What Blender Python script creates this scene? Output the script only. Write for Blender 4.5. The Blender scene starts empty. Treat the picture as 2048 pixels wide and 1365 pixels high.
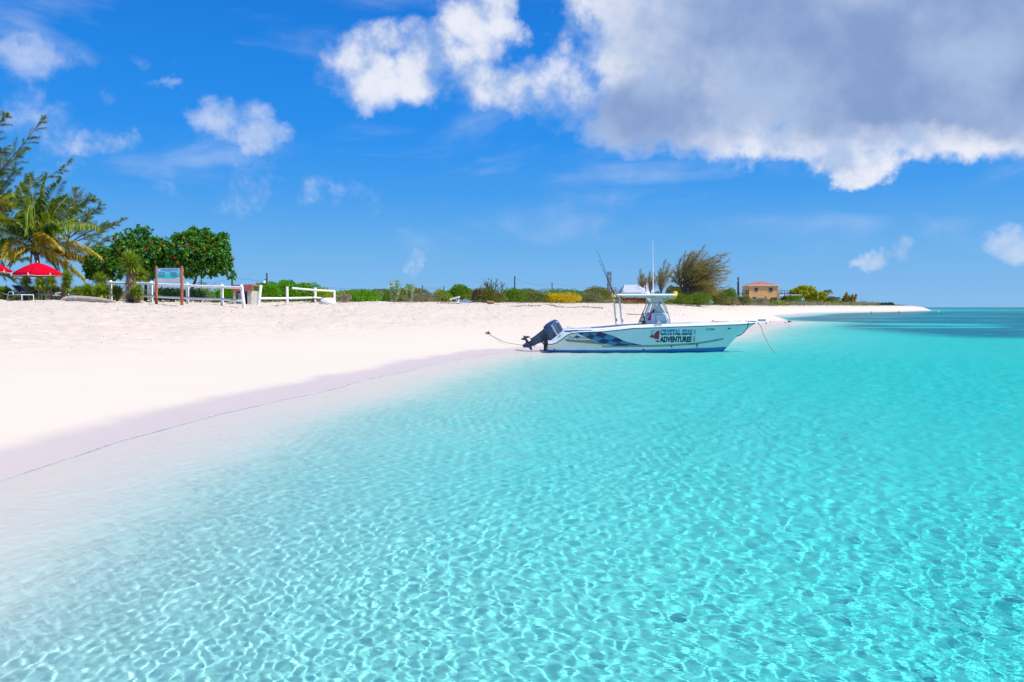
import bpy, math, random
import numpy as np
from mathutils import Vector, Matrix, noise as mnoise
R = math.radians
D = bpy.data
sc = bpy.context.scene
random.seed(7)
rng = np.random.default_rng(11)

# ------------------------------------------------------------------ camera
FPX = 2048 * 28 / 36.0
CAMH = 1.9
cam = D.objects.new('camera', D.cameras.new('camera'))
sc.collection.objects.link(cam)
sc.camera = cam
cam.data.lens = 28
cam.data.clip_start = 0.05
cam.data.clip_end = 30000
cam.location = (0, 0, CAMH)
cam.rotation_euler = (R(90 - 2.43), 0, 0)

# ------------------------------------------------------------------ sun, sky, exposure
SUN_DIR = Vector((0.62, -0.22, 1.0)).normalized()
SUN_EL = math.asin(SUN_DIR.z)
SUN_AZ = math.atan2(SUN_DIR.x, SUN_DIR.y)
sl = D.lights.new('sun', 'SUN')
sl.energy = 4.3
sl.angle = R(0.5)
sl.color = (1.0, 0.965, 0.91)
sl.cycles.is_caustics_light = True
so = D.objects.new('sun', sl)
so.rotation_euler = SUN_DIR.to_track_quat('Z', 'Y').to_euler()
so.location = (0, 0, 60)
sc.collection.objects.link(so)
sc.view_settings.view_transform = 'Standard'
sc.view_settings.look = 'None'
sc.view_settings.exposure = 0.4
sc.view_settings.gamma = 1
sc.cycles.use_denoising = True
sc.cycles.denoiser = 'OPENIMAGEDENOISE'
sc.cycles.denoising_prefilter = 'ACCURATE'
sc.cycles.denoising_input_passes = 'RGB_ALBEDO_NORMAL'
sc.cycles.max_bounces = 8
sc.cycles.diffuse_bounces = 2
sc.cycles.transparent_max_bounces = 8
sc.cycles.sample_clamp_indirect = 4.0


def lin(r, g, b):
    f = lambda c: (c / 255) / 12.92 if c / 255 <= 0.04045 else ((c / 255 + 0.055) / 1.055) ** 2.4
    return (f(r), f(g), f(b), 1.0)


class NT:
    """small helper for node trees"""
    def __init__(self, t):
        self.t = t

    def n(self, typ, ins=None, **kw):
        nd = self.t.nodes.new(typ)
        for k, v in kw.items():
            setattr(nd, k, v)
        for k, v in (ins or {}).items():
            self.put(nd.inputs[k], v)
        return nd

    def put(self, sock, v):
        if isinstance(v, bpy.types.NodeSocket):
            self.t.links.new(v, sock)
        elif isinstance(v, bpy.types.Node):
            self.t.links.new(v.outputs[0], sock)
        else:
            sock.default_value = v

    def m(self, op, a, b=None, c=None, clamp=False):
        nd = self.t.nodes.new('ShaderNodeMath')
        nd.operation = op
        nd.use_clamp = clamp
        self.put(nd.inputs[0], a)
        if b is not None:
            self.put(nd.inputs[1], b)
        if c is not None:
            self.put(nd.inputs[2], c)
        return nd.outputs[0]

    def ss(self, v, a, b, lo=0.0, hi=1.0):
        nd = self.n('ShaderNodeMapRange', interpolation_type='SMOOTHSTEP')
        self.put(nd.inputs[0], v)
        self.put(nd.inputs[1], a)
        self.put(nd.inputs[2], b)
        self.put(nd.inputs[3], lo)
        self.put(nd.inputs[4], hi)
        return nd.outputs[0]

    def mix(self, f, a, b, blend='MIX'):
        nd = self.t.nodes.new('ShaderNodeMix')
        nd.data_type = 'RGBA'
        nd.blend_type = blend
        self.put(nd.inputs[0], f)
        self.put(nd.inputs[6], a)
        self.put(nd.inputs[7], b)
        return nd.outputs[2]

    def ramp(self, f, stops, interp='LINEAR'):
        nd = self.t.nodes.new('ShaderNodeValToRGB')
        cr = nd.color_ramp
        cr.interpolation = interp
        while len(cr.elements) < len(stops):
            cr.elements.new(0.5)
        for e, (p, c) in zip(cr.elements, stops):
            e.position = p
            e.color = c if len(c) == 4 else (*c, 1)
        self.put(nd.inputs[0], f)
        return nd.outputs[0]

    def noise(self, vec, scale, detail=4, rough=0.5, dist=0.0, out=0, dim='3D'):
        nd = self.t.nodes.new('ShaderNodeTexNoise')
        nd.noise_dimensions = dim
        if vec is not None:
            self.t.links.new(vec, nd.inputs['Vector'])
        nd.inputs['Scale'].default_value = scale
        nd.inputs['Detail'].default_value = detail
        nd.inputs['Roughness'].default_value = rough
        nd.inputs['Distortion'].default_value = dist
        return nd.outputs[out]


def build_world():
    w = D.worlds.new('World')
    sc.world = w
    w.use_nodes = True
    t = w.node_tree
    t.nodes.clear()
    N = NT(t)
    sky = N.n('ShaderNodeTexSky', sky_type='NISHITA', sun_disc=False, sun_elevation=SUN_EL, sun_rotation=SUN_AZ,
              air_density=1.0, dust_density=0.0, ozone_density=3.0, altitude=0)
    tc = N.n('ShaderNodeTexCoord')
    gen = tc.outputs['Generated']
    sep = N.n('ShaderNodeSeparateXYZ', {0: gen})
    x, y, z = sep.outputs
    el = N.m('MULTIPLY', N.m('ARCSINE', z), 57.29578)
    az = N.m('MULTIPLY', N.m('ARCTAN2', x, y), 57.29578)
    # clear air: the physical sky pulled towards the deep tropical blue of a dry trade-wind day
    elc = N.m('DIVIDE', el, 30.0, clamp=True)
    deep = N.ramp(elc, [(0.0, lin(120, 182, 236)), (0.13, lin(96, 172, 236)), (0.27, lin(52, 153, 238)), (0.4, lin(18, 141, 238)),
                        (0.57, lin(0, 130, 230)), (0.73, lin(0, 116, 218)), (1.0, lin(0, 100, 200))])
    deep10 = N.mix(1.0, deep, (7.6, 7.6, 7.6, 1), 'MULTIPLY')
    base = N.mix(0.92, sky.outputs[0], deep10)
    # clouds, laid out by azimuth and elevation
    n1 = N.noise(gen, 5.5, 7, 0.58, 0.0)
    n2 = N.noise(gen, 17.0, 7, 0.55, 0.0)
    stretch = N.n('ShaderNodeMapping', {'Vector': gen, 'Scale': (1.0, 1.0, 3.2)})
    n3 = N.noise(stretch.outputs[0], 4.0, 5, 0.55, 0.6)
    wob = N.n('ShaderNodeTexNoise', {'Scale': 3.0, 'Detail': 3.0})
    t.links.new(gen, wob.inputs['Vector'])
    wsep = N.n('ShaderNodeSeparateColor', {0: wob.outputs[1]})
    wob2 = N.n('ShaderNodeTexNoise', {'Scale': 13.0, 'Detail': 5.0, 'Roughness': 0.6})
    t.links.new(gen, wob2.inputs['Vector'])
    ws2 = N.n('ShaderNodeSeparateColor', {0: wob2.outputs[1]})
    azw = N.m('ADD', N.m('ADD', az, N.m('MULTIPLY_ADD', wsep.outputs[0], 4.0, -2.0)), N.m('MULTIPLY_ADD', ws2.outputs[0], 7.0, -3.5))
    elw = N.m('ADD', N.m('ADD', el, N.m('MULTIPLY_ADD', wsep.outputs[1], 2.0, -1.0)), N.m('MULTIPLY_ADD', ws2.outputs[1], 3.6, -1.8))

    def blob(px, py, rx, ry, wgt=1.0):
        a = math.degrees(math.atan2(px - 1024, FPX))
        e = math.degrees(math.atan2(615 - py, math.hypot(FPX, px - 1024)))
        k = 57.29578 / FPX * math.cos(R(a)) ** 1.5
        dx = N.m('DIVIDE', N.m('SUBTRACT', azw, a), rx * k)
        dy = N.m('DIVIDE', N.m('SUBTRACT', elw, e), ry * 57.29578 / FPX * math.cos(R(a)))
        r2 = N.m('ADD', N.m('MULTIPLY', dx, dx), N.m('MULTIPLY', dy, dy))
        return N.m('MULTIPLY', N.m('SUBTRACT', 1.0, r2), wgt)

    def union(bl, floor=-1.0):
        v = floor
        for b in bl:
            v = N.m('MAXIMUM', b, v)
        return v
    puffs = union([blob(960, 60, 80, 90), blob(720, 150, 78, 62, .7), blob(870, 130, 150, 62), blob(815, 165, 100, 52), blob(850, 90, 80, 40, .7), blob(1010, 185, 200, 62), blob(1130, 195, 130, 78),
                   blob(770, 90, 70, 40, .7), blob(985, 20, 60, 60)])
    big = union([blob(1270, 60, 150, 120), blob(1500, 80, 400, 230, 1.8), blob(1900, 60, 520, 205, 1.6), blob(1330, 230, 200, 90),
                 blob(1650, 275, 280, 55, 1.2), blob(1950, 275, 260, 55, 1.2), blob(1705, 328, 85, 46, 1.3), blob(2250, 150, 420, 200, 1.5)])
    small = union([blob(485, 245, 110, 48, .8), blob(580, 285, 80, 38, .8), blob(250, 290, 70, 32, .6), blob(75, 125, 190, 60, .4), blob(340, 168, 40, 14, .6),
                   blob(1820, 498, 46, 24, .6), blob(1745, 512, 34, 14, .5), blob(2008, 478, 56, 30, .4),
                   blob(785, 515, 30, 18, .35), blob(858, 512, 34, 24, .5), blob(485, 520, 26, 16, .35),
                   blob(600, 370, 260, 45, .2), blob(170, 180, 190, 60, .1)])
    rough = N.m('MULTIPLY_ADD', n1, 2.2, -1.1)
    fine = N.m('MULTIPLY_ADD', n2, 1.8, -0.9)
    n5 = N.noise(gen, 48.0, 6, 0.6)
    rf = N.m('ADD', N.m('ADD', rough, fine), N.m('MULTIPLY_ADD', n5, 0.7, -0.35))
    dp = N.m('MULTIPLY', N.ss(N.m('ADD', puffs, rf), -0.25, 0.95), N.ss(n2, 0.30, 0.56, 0.62, 0.97))
    db = N.ss(N.m('ADD', big, N.m('MULTIPLY', rf, 0.75)), -0.15, 0.7)
    ds = N.m('MULTIPLY', N.ss(N.m('ADD', small, N.m('MULTIPLY', rf, 1.1)), 0.0, 1.1), 0.75)
    wisp = N.m('MULTIPLY', N.ss(n3, 0.50, 0.75), N.m('MULTIPLY', N.ss(el, 2.0, 7.0), 0.30))
    dens = N.m('MAXIMUM', N.m('MAXIMUM', dp, db), N.m('MAXIMUM', ds, wisp))
    # the large cloud is thick: grey underneath with a white lower rim
    shade = union([blob(1500, 90, 330, 150, 1.0), blob(1720, 140, 430, 150, 1.5), blob(2150, 110, 470, 175, 1.6), blob(1300, 235, 200, 75, 1.1), blob(2050, 30, 500, 180, 1.3)])
    shade = N.ss(N.m('ADD', shade, N.m('MULTIPLY', rf, 0.8)), -0.35, 0.95)
    n4 = N.noise(gen, 9.0, 4, 0.55)
    greyc = N.mix(N.ss(n4, 0.35, 0.7), lin(132, 158, 206), lin(168, 190, 226))
    whitec = N.mix(N.ss(n2, 0.36, 0.62), lin(176, 198, 234), lin(236, 239, 250))
    cc = N.mix(shade, whitec, greyc)
    soft = N.mix(N.m('MULTIPLY', N.m('MAXIMUM', ds, wisp), 0.55), cc, lin(176, 205, 240))
    cloud = N.mix(1.0, N.mix(N.ss(N.m('MAXIMUM', dp, db), 0.0, 0.6), soft, cc), (7.6, 7.6, 7.6, 1), 'MULTIPLY')
    col = N.mix(dens, base, cloud)
    bg = N.n('ShaderNodeBackground', {0: col, 1: 0.1})
    N.n('ShaderNodeOutputWorld', {0: bg.outputs[0]})


build_world()

# ------------------------------------------------------------------ materials
MATS = {}


def mat(name):
    m = D.materials.new(name)
    m.use_nodes = True
    m.node_tree.nodes.clear()
    MATS[name] = m
    return m, NT(m.node_tree)


def principled(N, col, rough=0.5, bump=None, **kw):
    b = N.n('ShaderNodeBsdfPrincipled')
    N.put(b.inputs['Base Color'], col)
    N.put(b.inputs['Roughness'], rough)
    for k, v in kw.items():
        N.put(b.inputs[k.replace('_', ' ')], v)
    if bump is not None:
        N.t.links.new(bump, b.inputs['Normal'])
    return b


def out(N, sh, disp=None):
    o = N.n('ShaderNodeOutputMaterial')
    N.t.links.new(sh.outputs[0], o.inputs[0])


def simple(name, col, rough=0.5, var=0.12, scale=6.0, metal=0.0, bump=0.0, spec=0.5, coat=0.0):
    """paint, wood, cloth ...: a base colour with worn, uneven tone and a little relief"""
    m, N = mat(name)
    tc = N.n('ShaderNodeTexCoord').outputs['Object']
    n = N.noise(tc, scale, 5, 0.6)
    c0 = tuple(max(0, c * (1 - var * 1.6)) for c in col[:3]) + (1,)
    c1 = tuple(min(1, c * (1 + var)) for c in col[:3]) + (1,)
    c = N.ramp(n, [(0.3, c0), (0.7, c1)])
    bp = None
    if bump:
        b = N.n('ShaderNodeBump', {'Height': N.noise(tc, scale * 6, 4, 0.6), 'Strength': bump, 'Distance': 0.02})
        bp = b.outputs[0]
    p = principled(N, c, rough, bp, Metallic=metal)
    p.inputs['Specular IOR Level'].default_value = spec
    p.inputs['Coat Weight'].default_value = coat
    out(N, p)
    return m


def leafmat(name, cols, rough=0.5, trans=0.3, tint=None):
    """leaf colour differs from leaf to leaf (random per mesh island)"""
    m, N = mat(name)
    g = N.n('ShaderNodeNewGeometry')
    k = len(cols)
    c = N.ramp(g.outputs['Random Per Island'], [(i / max(1, k - 1), q) for i, q in enumerate(cols)])
    p = principled(N, c, rough)
    p.inputs['Specular IOR Level'].default_value = 0.35
    tr = N.n('ShaderNodeBsdfTranslucent')
    tc = N.mix(1.0, c, tint or (1.2, 1.25, 0.5, 1), 'MULTIPLY')
    N.put(tr.inputs[0], tc)
    mx = N.n('ShaderNodeMixShader', {0: trans, 1: p.outputs[0], 2: tr.outputs[0]})
    out(N, mx)
    return m


# ------------------------------------------------------------------ mesh helpers
def raw_mesh(name, v, f, mats=(), mi=None, smooth=False):
    """numpy arrays -> one mesh; f is (n,3) or (n,4)"""
    m = D.meshes.new(name)
    v = np.asarray(v, 'f')
    f = np.asarray(f, 'i')
    m.vertices.add(len(v))
    m.vertices.foreach_set('co', v.ravel())
    m.loops.add(f.size)
    m.loops.foreach_set('vertex_index', f.ravel())
    m.polygons.add(len(f))
    m.polygons.foreach_set('loop_start', np.arange(0, f.size, f.shape[1], dtype='i'))
    if smooth:
        m.polygons.foreach_set('use_smooth', np.ones(len(f), bool))
    for q in mats:
        m.materials.append(q)
    if mi is not None:
        m.polygons.foreach_set('material_index', np.asarray(mi, 'i'))
    m.update(calc_edges=True)
    return m


class MB:
    """collects shapes; build() links them as ONE mesh object"""
    def __init__(self):
        self.v = []
        self.f = []
        self.mi = []
        self.sm = []

    def add(self, v, f, mi=0, smooth=False):
        b = len(self.v)
        self.v += [tuple(p) for p in v]
        self.f += [tuple(i + b for i in q) for q in f]
        self.mi += [mi] * len(f)
        self.sm += [smooth] * len(f)
        return self

    def box(self, c, s, mi=0, rz=0.0, M=None, taper=1.0, bevel=0.0):
        hx, hy, hz = s[0] / 2, s[1] / 2, s[2] / 2
        b = min(bevel, hx * .9, hy * .9, hz * .9)
        pts = []
        if b <= 0:
            for z, t in ((-hz, 1), (hz, taper)):
                for x, y in ((-hx, -hy), (hx, -hy), (hx, hy), (-hx, hy)):
                    pts.append(Vector((x * t, y * t, z)))
            fs = [(0, 3, 2, 1), (4, 5, 6, 7), (0, 1, 5, 4), (1, 2, 6, 5), (2, 3, 7, 6), (3, 0, 4, 7)]
        else:
            rings = []
            for z, i in ((-hz, b), (-hz + b, 0), (hz - b, 0), (hz, b)):
                t = 1 + (taper - 1) * (z + hz) / (2 * hz)
                X, Y = (hx - i) * t, (hy - i) * t
                c2 = b if i == 0 else b * .4
                rings.append([Vector(p + (z,)) for p in ((-X + c2, -Y), (X - c2, -Y), (X, -Y + c2), (X, Y - c2), (X - c2, Y), (-X + c2, Y), (-X, Y - c2), (-X, -Y + c2))])
            pts = [p for r in rings for p in r]
            fs = [tuple(range(7, -1, -1)), tuple(range(24, 32))]
            for k in range(3):
                for j in range(8):
                    fs.append((k * 8 + j, k * 8 + (j + 1) % 8, (k + 1) * 8 + (j + 1) % 8, (k + 1) * 8 + j))
        if rz:
            rm = Matrix.Rotation(rz, 3, 'Z')
            pts = [rm @ p for p in pts]
        if M is not None:
            pts = [M @ p for p in pts]
        pts = [p + Vector(c) for p in pts]
        return self.add(pts, fs, mi)

    def tube(self, path, r, n=8, mi=0, cap=True, smooth=True, flat=1.0):
        P = [Vector(p) for p in path]
        rs = r if isinstance(r, (list, tuple)) else [r] * len(P)
        vs = []
        fs = []
        up = Vector((0, 0, 1))
        prev = None
        for i, p in enumerate(P):
            d = (P[min(i + 1, len(P) - 1)] - P[max(i - 1, 0)]).normalized()
            if prev is None:
                a = d.cross(up if abs(d.z) < 0.9 else Vector((1, 0, 0))).normalized()
            else:
                a = (prev - d * prev.dot(d))
                a = a.normalized() if a.length > 1e-6 else d.orthogonal().normalized()
            prev = a
            b = d.cross(a)
            for k in range(n):
                t = 2 * math.pi * k / n
                vs.append(p + (a * math.cos(t) + b * math.sin(t) * flat) * rs[i])
        for i in range(len(P) - 1):
            for k in range(n):
                fs.append((i * n + k, i * n + (k + 1) % n, (i + 1) * n + (k + 1) % n, (i + 1) * n + k))
        self.add(vs, fs, mi, smooth)
        if cap:
            self.add(vs[:n], [tuple(range(n - 1, -1, -1))], mi)
            self.add(vs[-n:], [tuple(range(n))], mi)
        return self

    def lathe(self, prof, n=16, c=(0, 0, 0), mi=0, M=None, smooth=True, sx=1.0, sy=1.0):
        vs = []
        for r, z in prof:
            for k in range(n):
                t = 2 * math.pi * k / n
                p = Vector((r * math.cos(t) * sx, r * math.sin(t) * sy, z))
                if M is not None:
                    p = M @ p
                vs.append(p + Vector(c))
        fs = []
        for i in range(len(prof) - 1):
            for k in range(n):
                fs.append((i * n + k, i * n + (k + 1) % n, (i + 1) * n + (k + 1) % n, (i + 1) * n + k))
        return self.add(vs, fs, mi, smooth)

    def prism(self, poly, y0, y1, mi=0, ax='y'):
        """extrude a polygon given in (x, z) between y0 and y1"""
        n = len(poly)
        vs = [(x, y0, z) for x, z in poly] + [(x, y1, z) for x, z in poly]
        if ax == 'x':
            vs = [(b, a, c) for a, b, c in vs]
        if ax == 'z':
            vs = [(a, c, b) for a, b, c in vs]
        fs = [tuple(range(n)), tuple(range(2 * n - 1, n - 1, -1))]
        for i in range(n):
            fs.append((i, (i + n), (i + 1) % n + n, (i + 1) % n))
        return self.add(vs, fs, mi)

    def build(self, name, mats, parent=None, recalc=True):
        m = D.meshes.new(name)
        m.from_pydata(self.v, [], self.f)
        for q in (mats if isinstance(mats, (list, tuple)) else [mats]):
            m.materials.append(q)
        m.polygons.foreach_set('material_index', self.mi)
        m.polygons.foreach_set('use_smooth', self.sm)
        if recalc:
            import bmesh
            bm = bmesh.new()
            bm.from_mesh(m)
            bmesh.ops.recalc_face_normals(bm, faces=bm.faces)
            bm.to_mesh(m)
            bm.free()
        m.update()
        return link(name, m, parent)


def link(name, data, parent=None):
    o = D.objects.new(name, data)
    sc.collection.objects.link(o)
    if parent is not None:
        o.parent = parent
    return o


def tag(o, label=None, cat=None, group=None, kind=None):
    if label:
        o['label'] = label
    if cat:
        o['category'] = cat
    if group:
        o['group'] = group
    if kind:
        o['kind'] = kind
    return o


def thing(name, label, cat, loc, group=None, rz=0.0):
    o = link(name, None)
    o.location = loc
    o.rotation_euler = (0, 0, rz)
    o.empty_display_size = 0.3
    return tag(o, label, cat, group)


def copy_thing(o, loc, rz, label, group=None, scale=1.0):
    """a copy of a thing with copies of its parts and sub-parts (mesh data shared)"""
    r = o.copy()
    sc.collection.objects.link(r)
    r.location = loc
    r.rotation_euler = (0, 0, rz)
    r.scale = (scale,) * 3
    r['label'] = label
    if group:
        r['group'] = group
    for ch in [c for c in D.objects if c.parent is o]:
        c = ch.copy()
        sc.collection.objects.link(c)
        c.parent = r
        for g in [q for q in D.objects if q.parent is ch]:
            d = g.copy()
            sc.collection.objects.link(d)
            d.parent = c
    return r


# ------------------------------------------------------------------ lie of the land
def AX(px, Y):
    return (px - 1024) / FPX * Y


def at(px, py, Y):
    """a point Y metres ahead, seen at that place of the 2048 px wide picture"""
    return Vector((AX(px, Y), Y, CAMH + (615 - py) / FPX * Y))


COAST = [(-9, -200), (-8.0, -30), (-6.6, -5), (-5.8, 4), (-5.55, 9.0), (-5.4, 14), (-4.2, 20), (-2.6, 26), (-0.6, 32), (2.2, 36.5), (5.5, 39.5), (10, 46), (15, 56),
         (20, 69), (27, 84), (33.5, 96), (36.2, 101), (35, 107), (34, 118), (37, 132), (45, 148), (62, 180), (86, 233), (118, 284),
         (140, 308), (172, 352), (205, 405), (226, 436), (238, 450), (236, 470), (215, 520), (270, 640), (380, 800), (455, 900), (450, 980),
         (200, 1500), (-3000, 2600), (-3000, -200)]


def hash2(ix, iy, seed):
    h = (ix.astype(np.int64) * 374761393 + iy.astype(np.int64) * 668265263 + seed * 1442695041) & 0xffffffff
    h = ((h ^ (h >> 13)) * 1274126177) & 0xffffffff
    return ((h ^ (h >> 16)) & 0xffff) / 65535.0


def vnoise(x, y, scale, seed=0):
    x = np.asarray(x, float) * scale
    y = np.asarray(y, float) * scale
    ix, iy = np.floor(x), np.floor(y)
    fx, fy = x - ix, y - iy
    fx = fx * fx * (3 - 2 * fx)
    fy = fy * fy * (3 - 2 * fy)
    a, b = hash2(ix, iy, seed), hash2(ix + 1, iy, seed)
    c, d = hash2(ix, iy + 1, seed), hash2(ix + 1, iy + 1, seed)
    return (a * (1 - fx) + b * fx) * (1 - fy) + (c * (1 - fx) + d * fx) * fy


def shore(x, y):
    """signed distance to the waterline, positive on land"""
    x = np.asarray(x, float)
    y = np.asarray(y, float)
    best = np.full(x.shape, 1e9)
    inside = np.zeros(x.shape, bool)
    n = len(COAST)
    for i in range(n):
        ax, ay = COAST[i]
        bx, by = COAST[(i + 1) % n]
        dx, dy = bx - ax, by - ay
        t = np.clip(((x - ax) * dx + (y - ay) * dy) / (dx * dx + dy * dy), 0, 1)
        best = np.minimum(best, (x - ax - t * dx) ** 2 + (y - ay - t * dy) ** 2)
        if ay != by:
            inside ^= ((ay > y) != (by > y)) & (x < (bx - ax) * (y - ay) / (by - ay) + ax)
    d = np.sqrt(best)
    s = np.where(inside, d, -d)
    s = s + (vnoise(x, y, 0.22, 3) - 0.5) * 0.9 + (vnoise(x, y, 0.8, 5) - 0.5) * 0.22
    return s


def ground(x, y, s=None, detail=True):
    if s is None:
        s = shore(x, y)
    x = np.asarray(x, float)
    y = np.asarray(y, float)
    H = 2.32 + np.clip((y - 150) / 300, 0, 1) * 0.5
    sl_ = np.clip(s, 0, None)
    land = H * (1 - np.exp(-(sl_ / np.interp(y, [45, 80], [11.5, 5.0])) ** 1.3)) + 0.03 * np.minimum(sl_, 1)
    t = np.clip(-s, 0, None)
    sea = -(0.035 * np.clip(t / 0.10, 0, 1) + 0.02 * np.minimum(t, 3) + 0.50 * (1 - np.exp(-(np.clip(t - 1.5, 0, None) / 7.5) ** 1.4)) + 0.007 * np.clip(t - 40, 0, 300))
    z = np.where(s > 0, land, sea)
    if detail:
        dry = np.clip((s - 5.5) / 2.5, 0, 1)
        near = np.clip(1.4 - np.hypot(x, y) / 90, 0, 1)
        z = z + dry * near * ((vnoise(x, y, 2.6, 8) - 0.5) * 0.085 + (vnoise(x, y, 5.5, 9) - 0.5) * 0.05 + (vnoise(x, y, 0.5, 12) - 0.5) * 0.16)
        z = z + (s < 0) * ((vnoise(x, y, 0.35, 15) - 0.5) * 0.10 * np.clip(t / 6, 0, 1))
    return z


def gz(x, y):
    return float(ground(np.array([x]), np.array([y]))[0])


def on(px, Y, dz=0.0):
    x = AX(px, Y)
    return Vector((x, Y, gz(x, Y) + dz))


def polar(ang, rad):
    A, Q = np.meshgrid(ang, rad)
    n, k = A.shape
    i = np.arange(n * k).reshape(n, k)
    f = np.stack([i[:-1, :-1], i[:-1, 1:], i[1:, 1:], i[1:, :-1]], -1).reshape(-1, 4)
    return (Q * np.sin(A)).ravel(), (Q * np.cos(A)).ravel(), Q.ravel(), f


def angles(step, half=38):
    mid = np.arange(-half, half + step, step)
    side = half + step + (180 - half - step) * np.linspace(0, 1, 50) ** 1.6
    return np.radians(np.concatenate([-side[::-1], mid, side]))


def radii(stages, start=0.6):
    r = [start]
    for lim, g in stages:
        while r[-1] < lim:
            r.append(r[-1] * (1 + g))
    return np.array(r)


def build_ground():
    X, Y, Q, f = polar(angles(0.16), radii([(3, .08), (8, .02), (110, .0085), (600, .012), (12000, .05)]))
    s = shore(X, Y)
    Z = ground(X, Y, s)
    me = raw_mesh('beach_sand', np.stack([X, Y, Z], -1), f, smooth=True)
    a = me.attributes.new('shore', 'FLOAT', 'POINT')
    a.data.foreach_set('value', s.astype('f'))
    o = link('beach_sand', me)
    tag(o, kind='structure')
    m, N = mat('sand')
    geo = N.n('ShaderNodeNewGeometry').outputs['Position']
    sep = N.n('ShaderNodeSeparateXYZ', {0: geo})
    att = N.n('ShaderNodeAttribute', attribute_name='shore').outputs['Fac']
    flat = N.n('ShaderNodeMapping', {'Vector': geo, 'Scale': (1, 1, 0)}).outputs[0]
    grain = N.noise(flat, 3.0, 8, 0.7)
    big = N.noise(flat, 0.35, 5, 0.6)
    col = N.ramp(grain, [(0.25, (0.50, 0.415, 0.32, 1)), (0.5, (0.595, 0.51, 0.41, 1)), (0.75, (0.64, 0.565, 0.465, 1))])
    col = N.mix(N.ss(big, 0.35, 0.65, 0, 0.25), col, (0.60, 0.49, 0.40, 1))
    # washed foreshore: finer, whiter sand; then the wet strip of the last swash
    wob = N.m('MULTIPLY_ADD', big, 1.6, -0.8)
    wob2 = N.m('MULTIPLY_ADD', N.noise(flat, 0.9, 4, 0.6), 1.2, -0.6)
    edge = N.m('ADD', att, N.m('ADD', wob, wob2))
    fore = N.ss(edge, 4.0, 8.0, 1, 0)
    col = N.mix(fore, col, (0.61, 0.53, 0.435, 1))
    wet = N.ss(N.m('ADD', att, N.m('ADD', N.m('MULTIPLY', wob, 0.6), N.m('MULTIPLY', wob2, 0.3))), 0.7, 1.3, 1, 0)
    col = N.mix(wet, col, (0.53, 0.445, 0.40, 1))
    # under water the sand is painted lighter to make up for dim sunlight
    col = N.mix(N.ss(att, 0.05, -0.12), col, (0.87, 0.81, 0.72, 1))
    # sea grass meadows out on the bottom
    sp = N.n('ShaderNodeMapping', {'Vector': geo, 'Scale': (0.035, 0.085, 0)}).outputs[0]
    sg = N.noise(sp, 1.0, 6, 0.62, 0.4)
    yy = sep.outputs[1]
    xx = sep.outputs[0]
    reach = N.m('SUBTRACT', xx, N.m('MULTIPLY', yy, 0.10))
    region = N.m('MULTIPLY', N.m('MULTIPLY', N.ss(yy, 46, 54), N.ss(yy, 420, 300, 0.35, 1)), N.m('MULTIPLY', N.ss(att, -5, -9), N.ss(reach, 20, 27)))
    gfac = N.m('MULTIPLY', N.ss(sg, 0.36, 0.45), region)
    fgr = N.noise(flat, 0.5, 5, 0.7)
    gcol = N.mix(N.ss(fgr, 0.3, 0.7), (0.10, 0.21, 0.29, 1), (0.20, 0.34, 0.44, 1))
    col = N.mix(gfac, col, gcol)
    # litter of leaf bits and scrub soil further inland
    soil = N.m('MULTIPLY', N.ss(att, 27, 40), N.ss(N.noise(flat, 0.8, 5, 0.6), 0.42, 0.62, 0, 0.7))
    col = N.mix(soil, col, (0.42, 0.33, 0.22, 1))
    h = N.m('ADD', N.m('MULTIPLY', N.noise(flat, 5.0, 6, 0.6), 0.8), N.m('MULTIPLY', N.noise(flat, 38.0, 3, 0.6), 0.15))
    vor = N.n('ShaderNodeTexVoronoi', {'Scale': 2.3, 'Randomness': 1.0}, feature='SMOOTH_F1')
    N.t.links.new(flat, vor.inputs['Vector'])
    h = N.m('ADD', h, N.m('MULTIPLY', vor.outputs[0], 0.9))
    bump = N.n('ShaderNodeBump', {'Height': h, 'Strength': N.m('MULTIPLY', N.ss(edge, 4.5, 9.0), 0.6), 'Distance': 0.11})
    rough = N.m('SUBTRACT', 0.95, N.m('MULTIPLY', wet, 0.5))
    p = principled(N, col, rough, bump.outputs[0])
    p.inputs['Specular IOR Level'].default_value = 0.35
    out(N, p)
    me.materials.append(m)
    o.cycles.is_caustics_receiver = True


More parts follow.
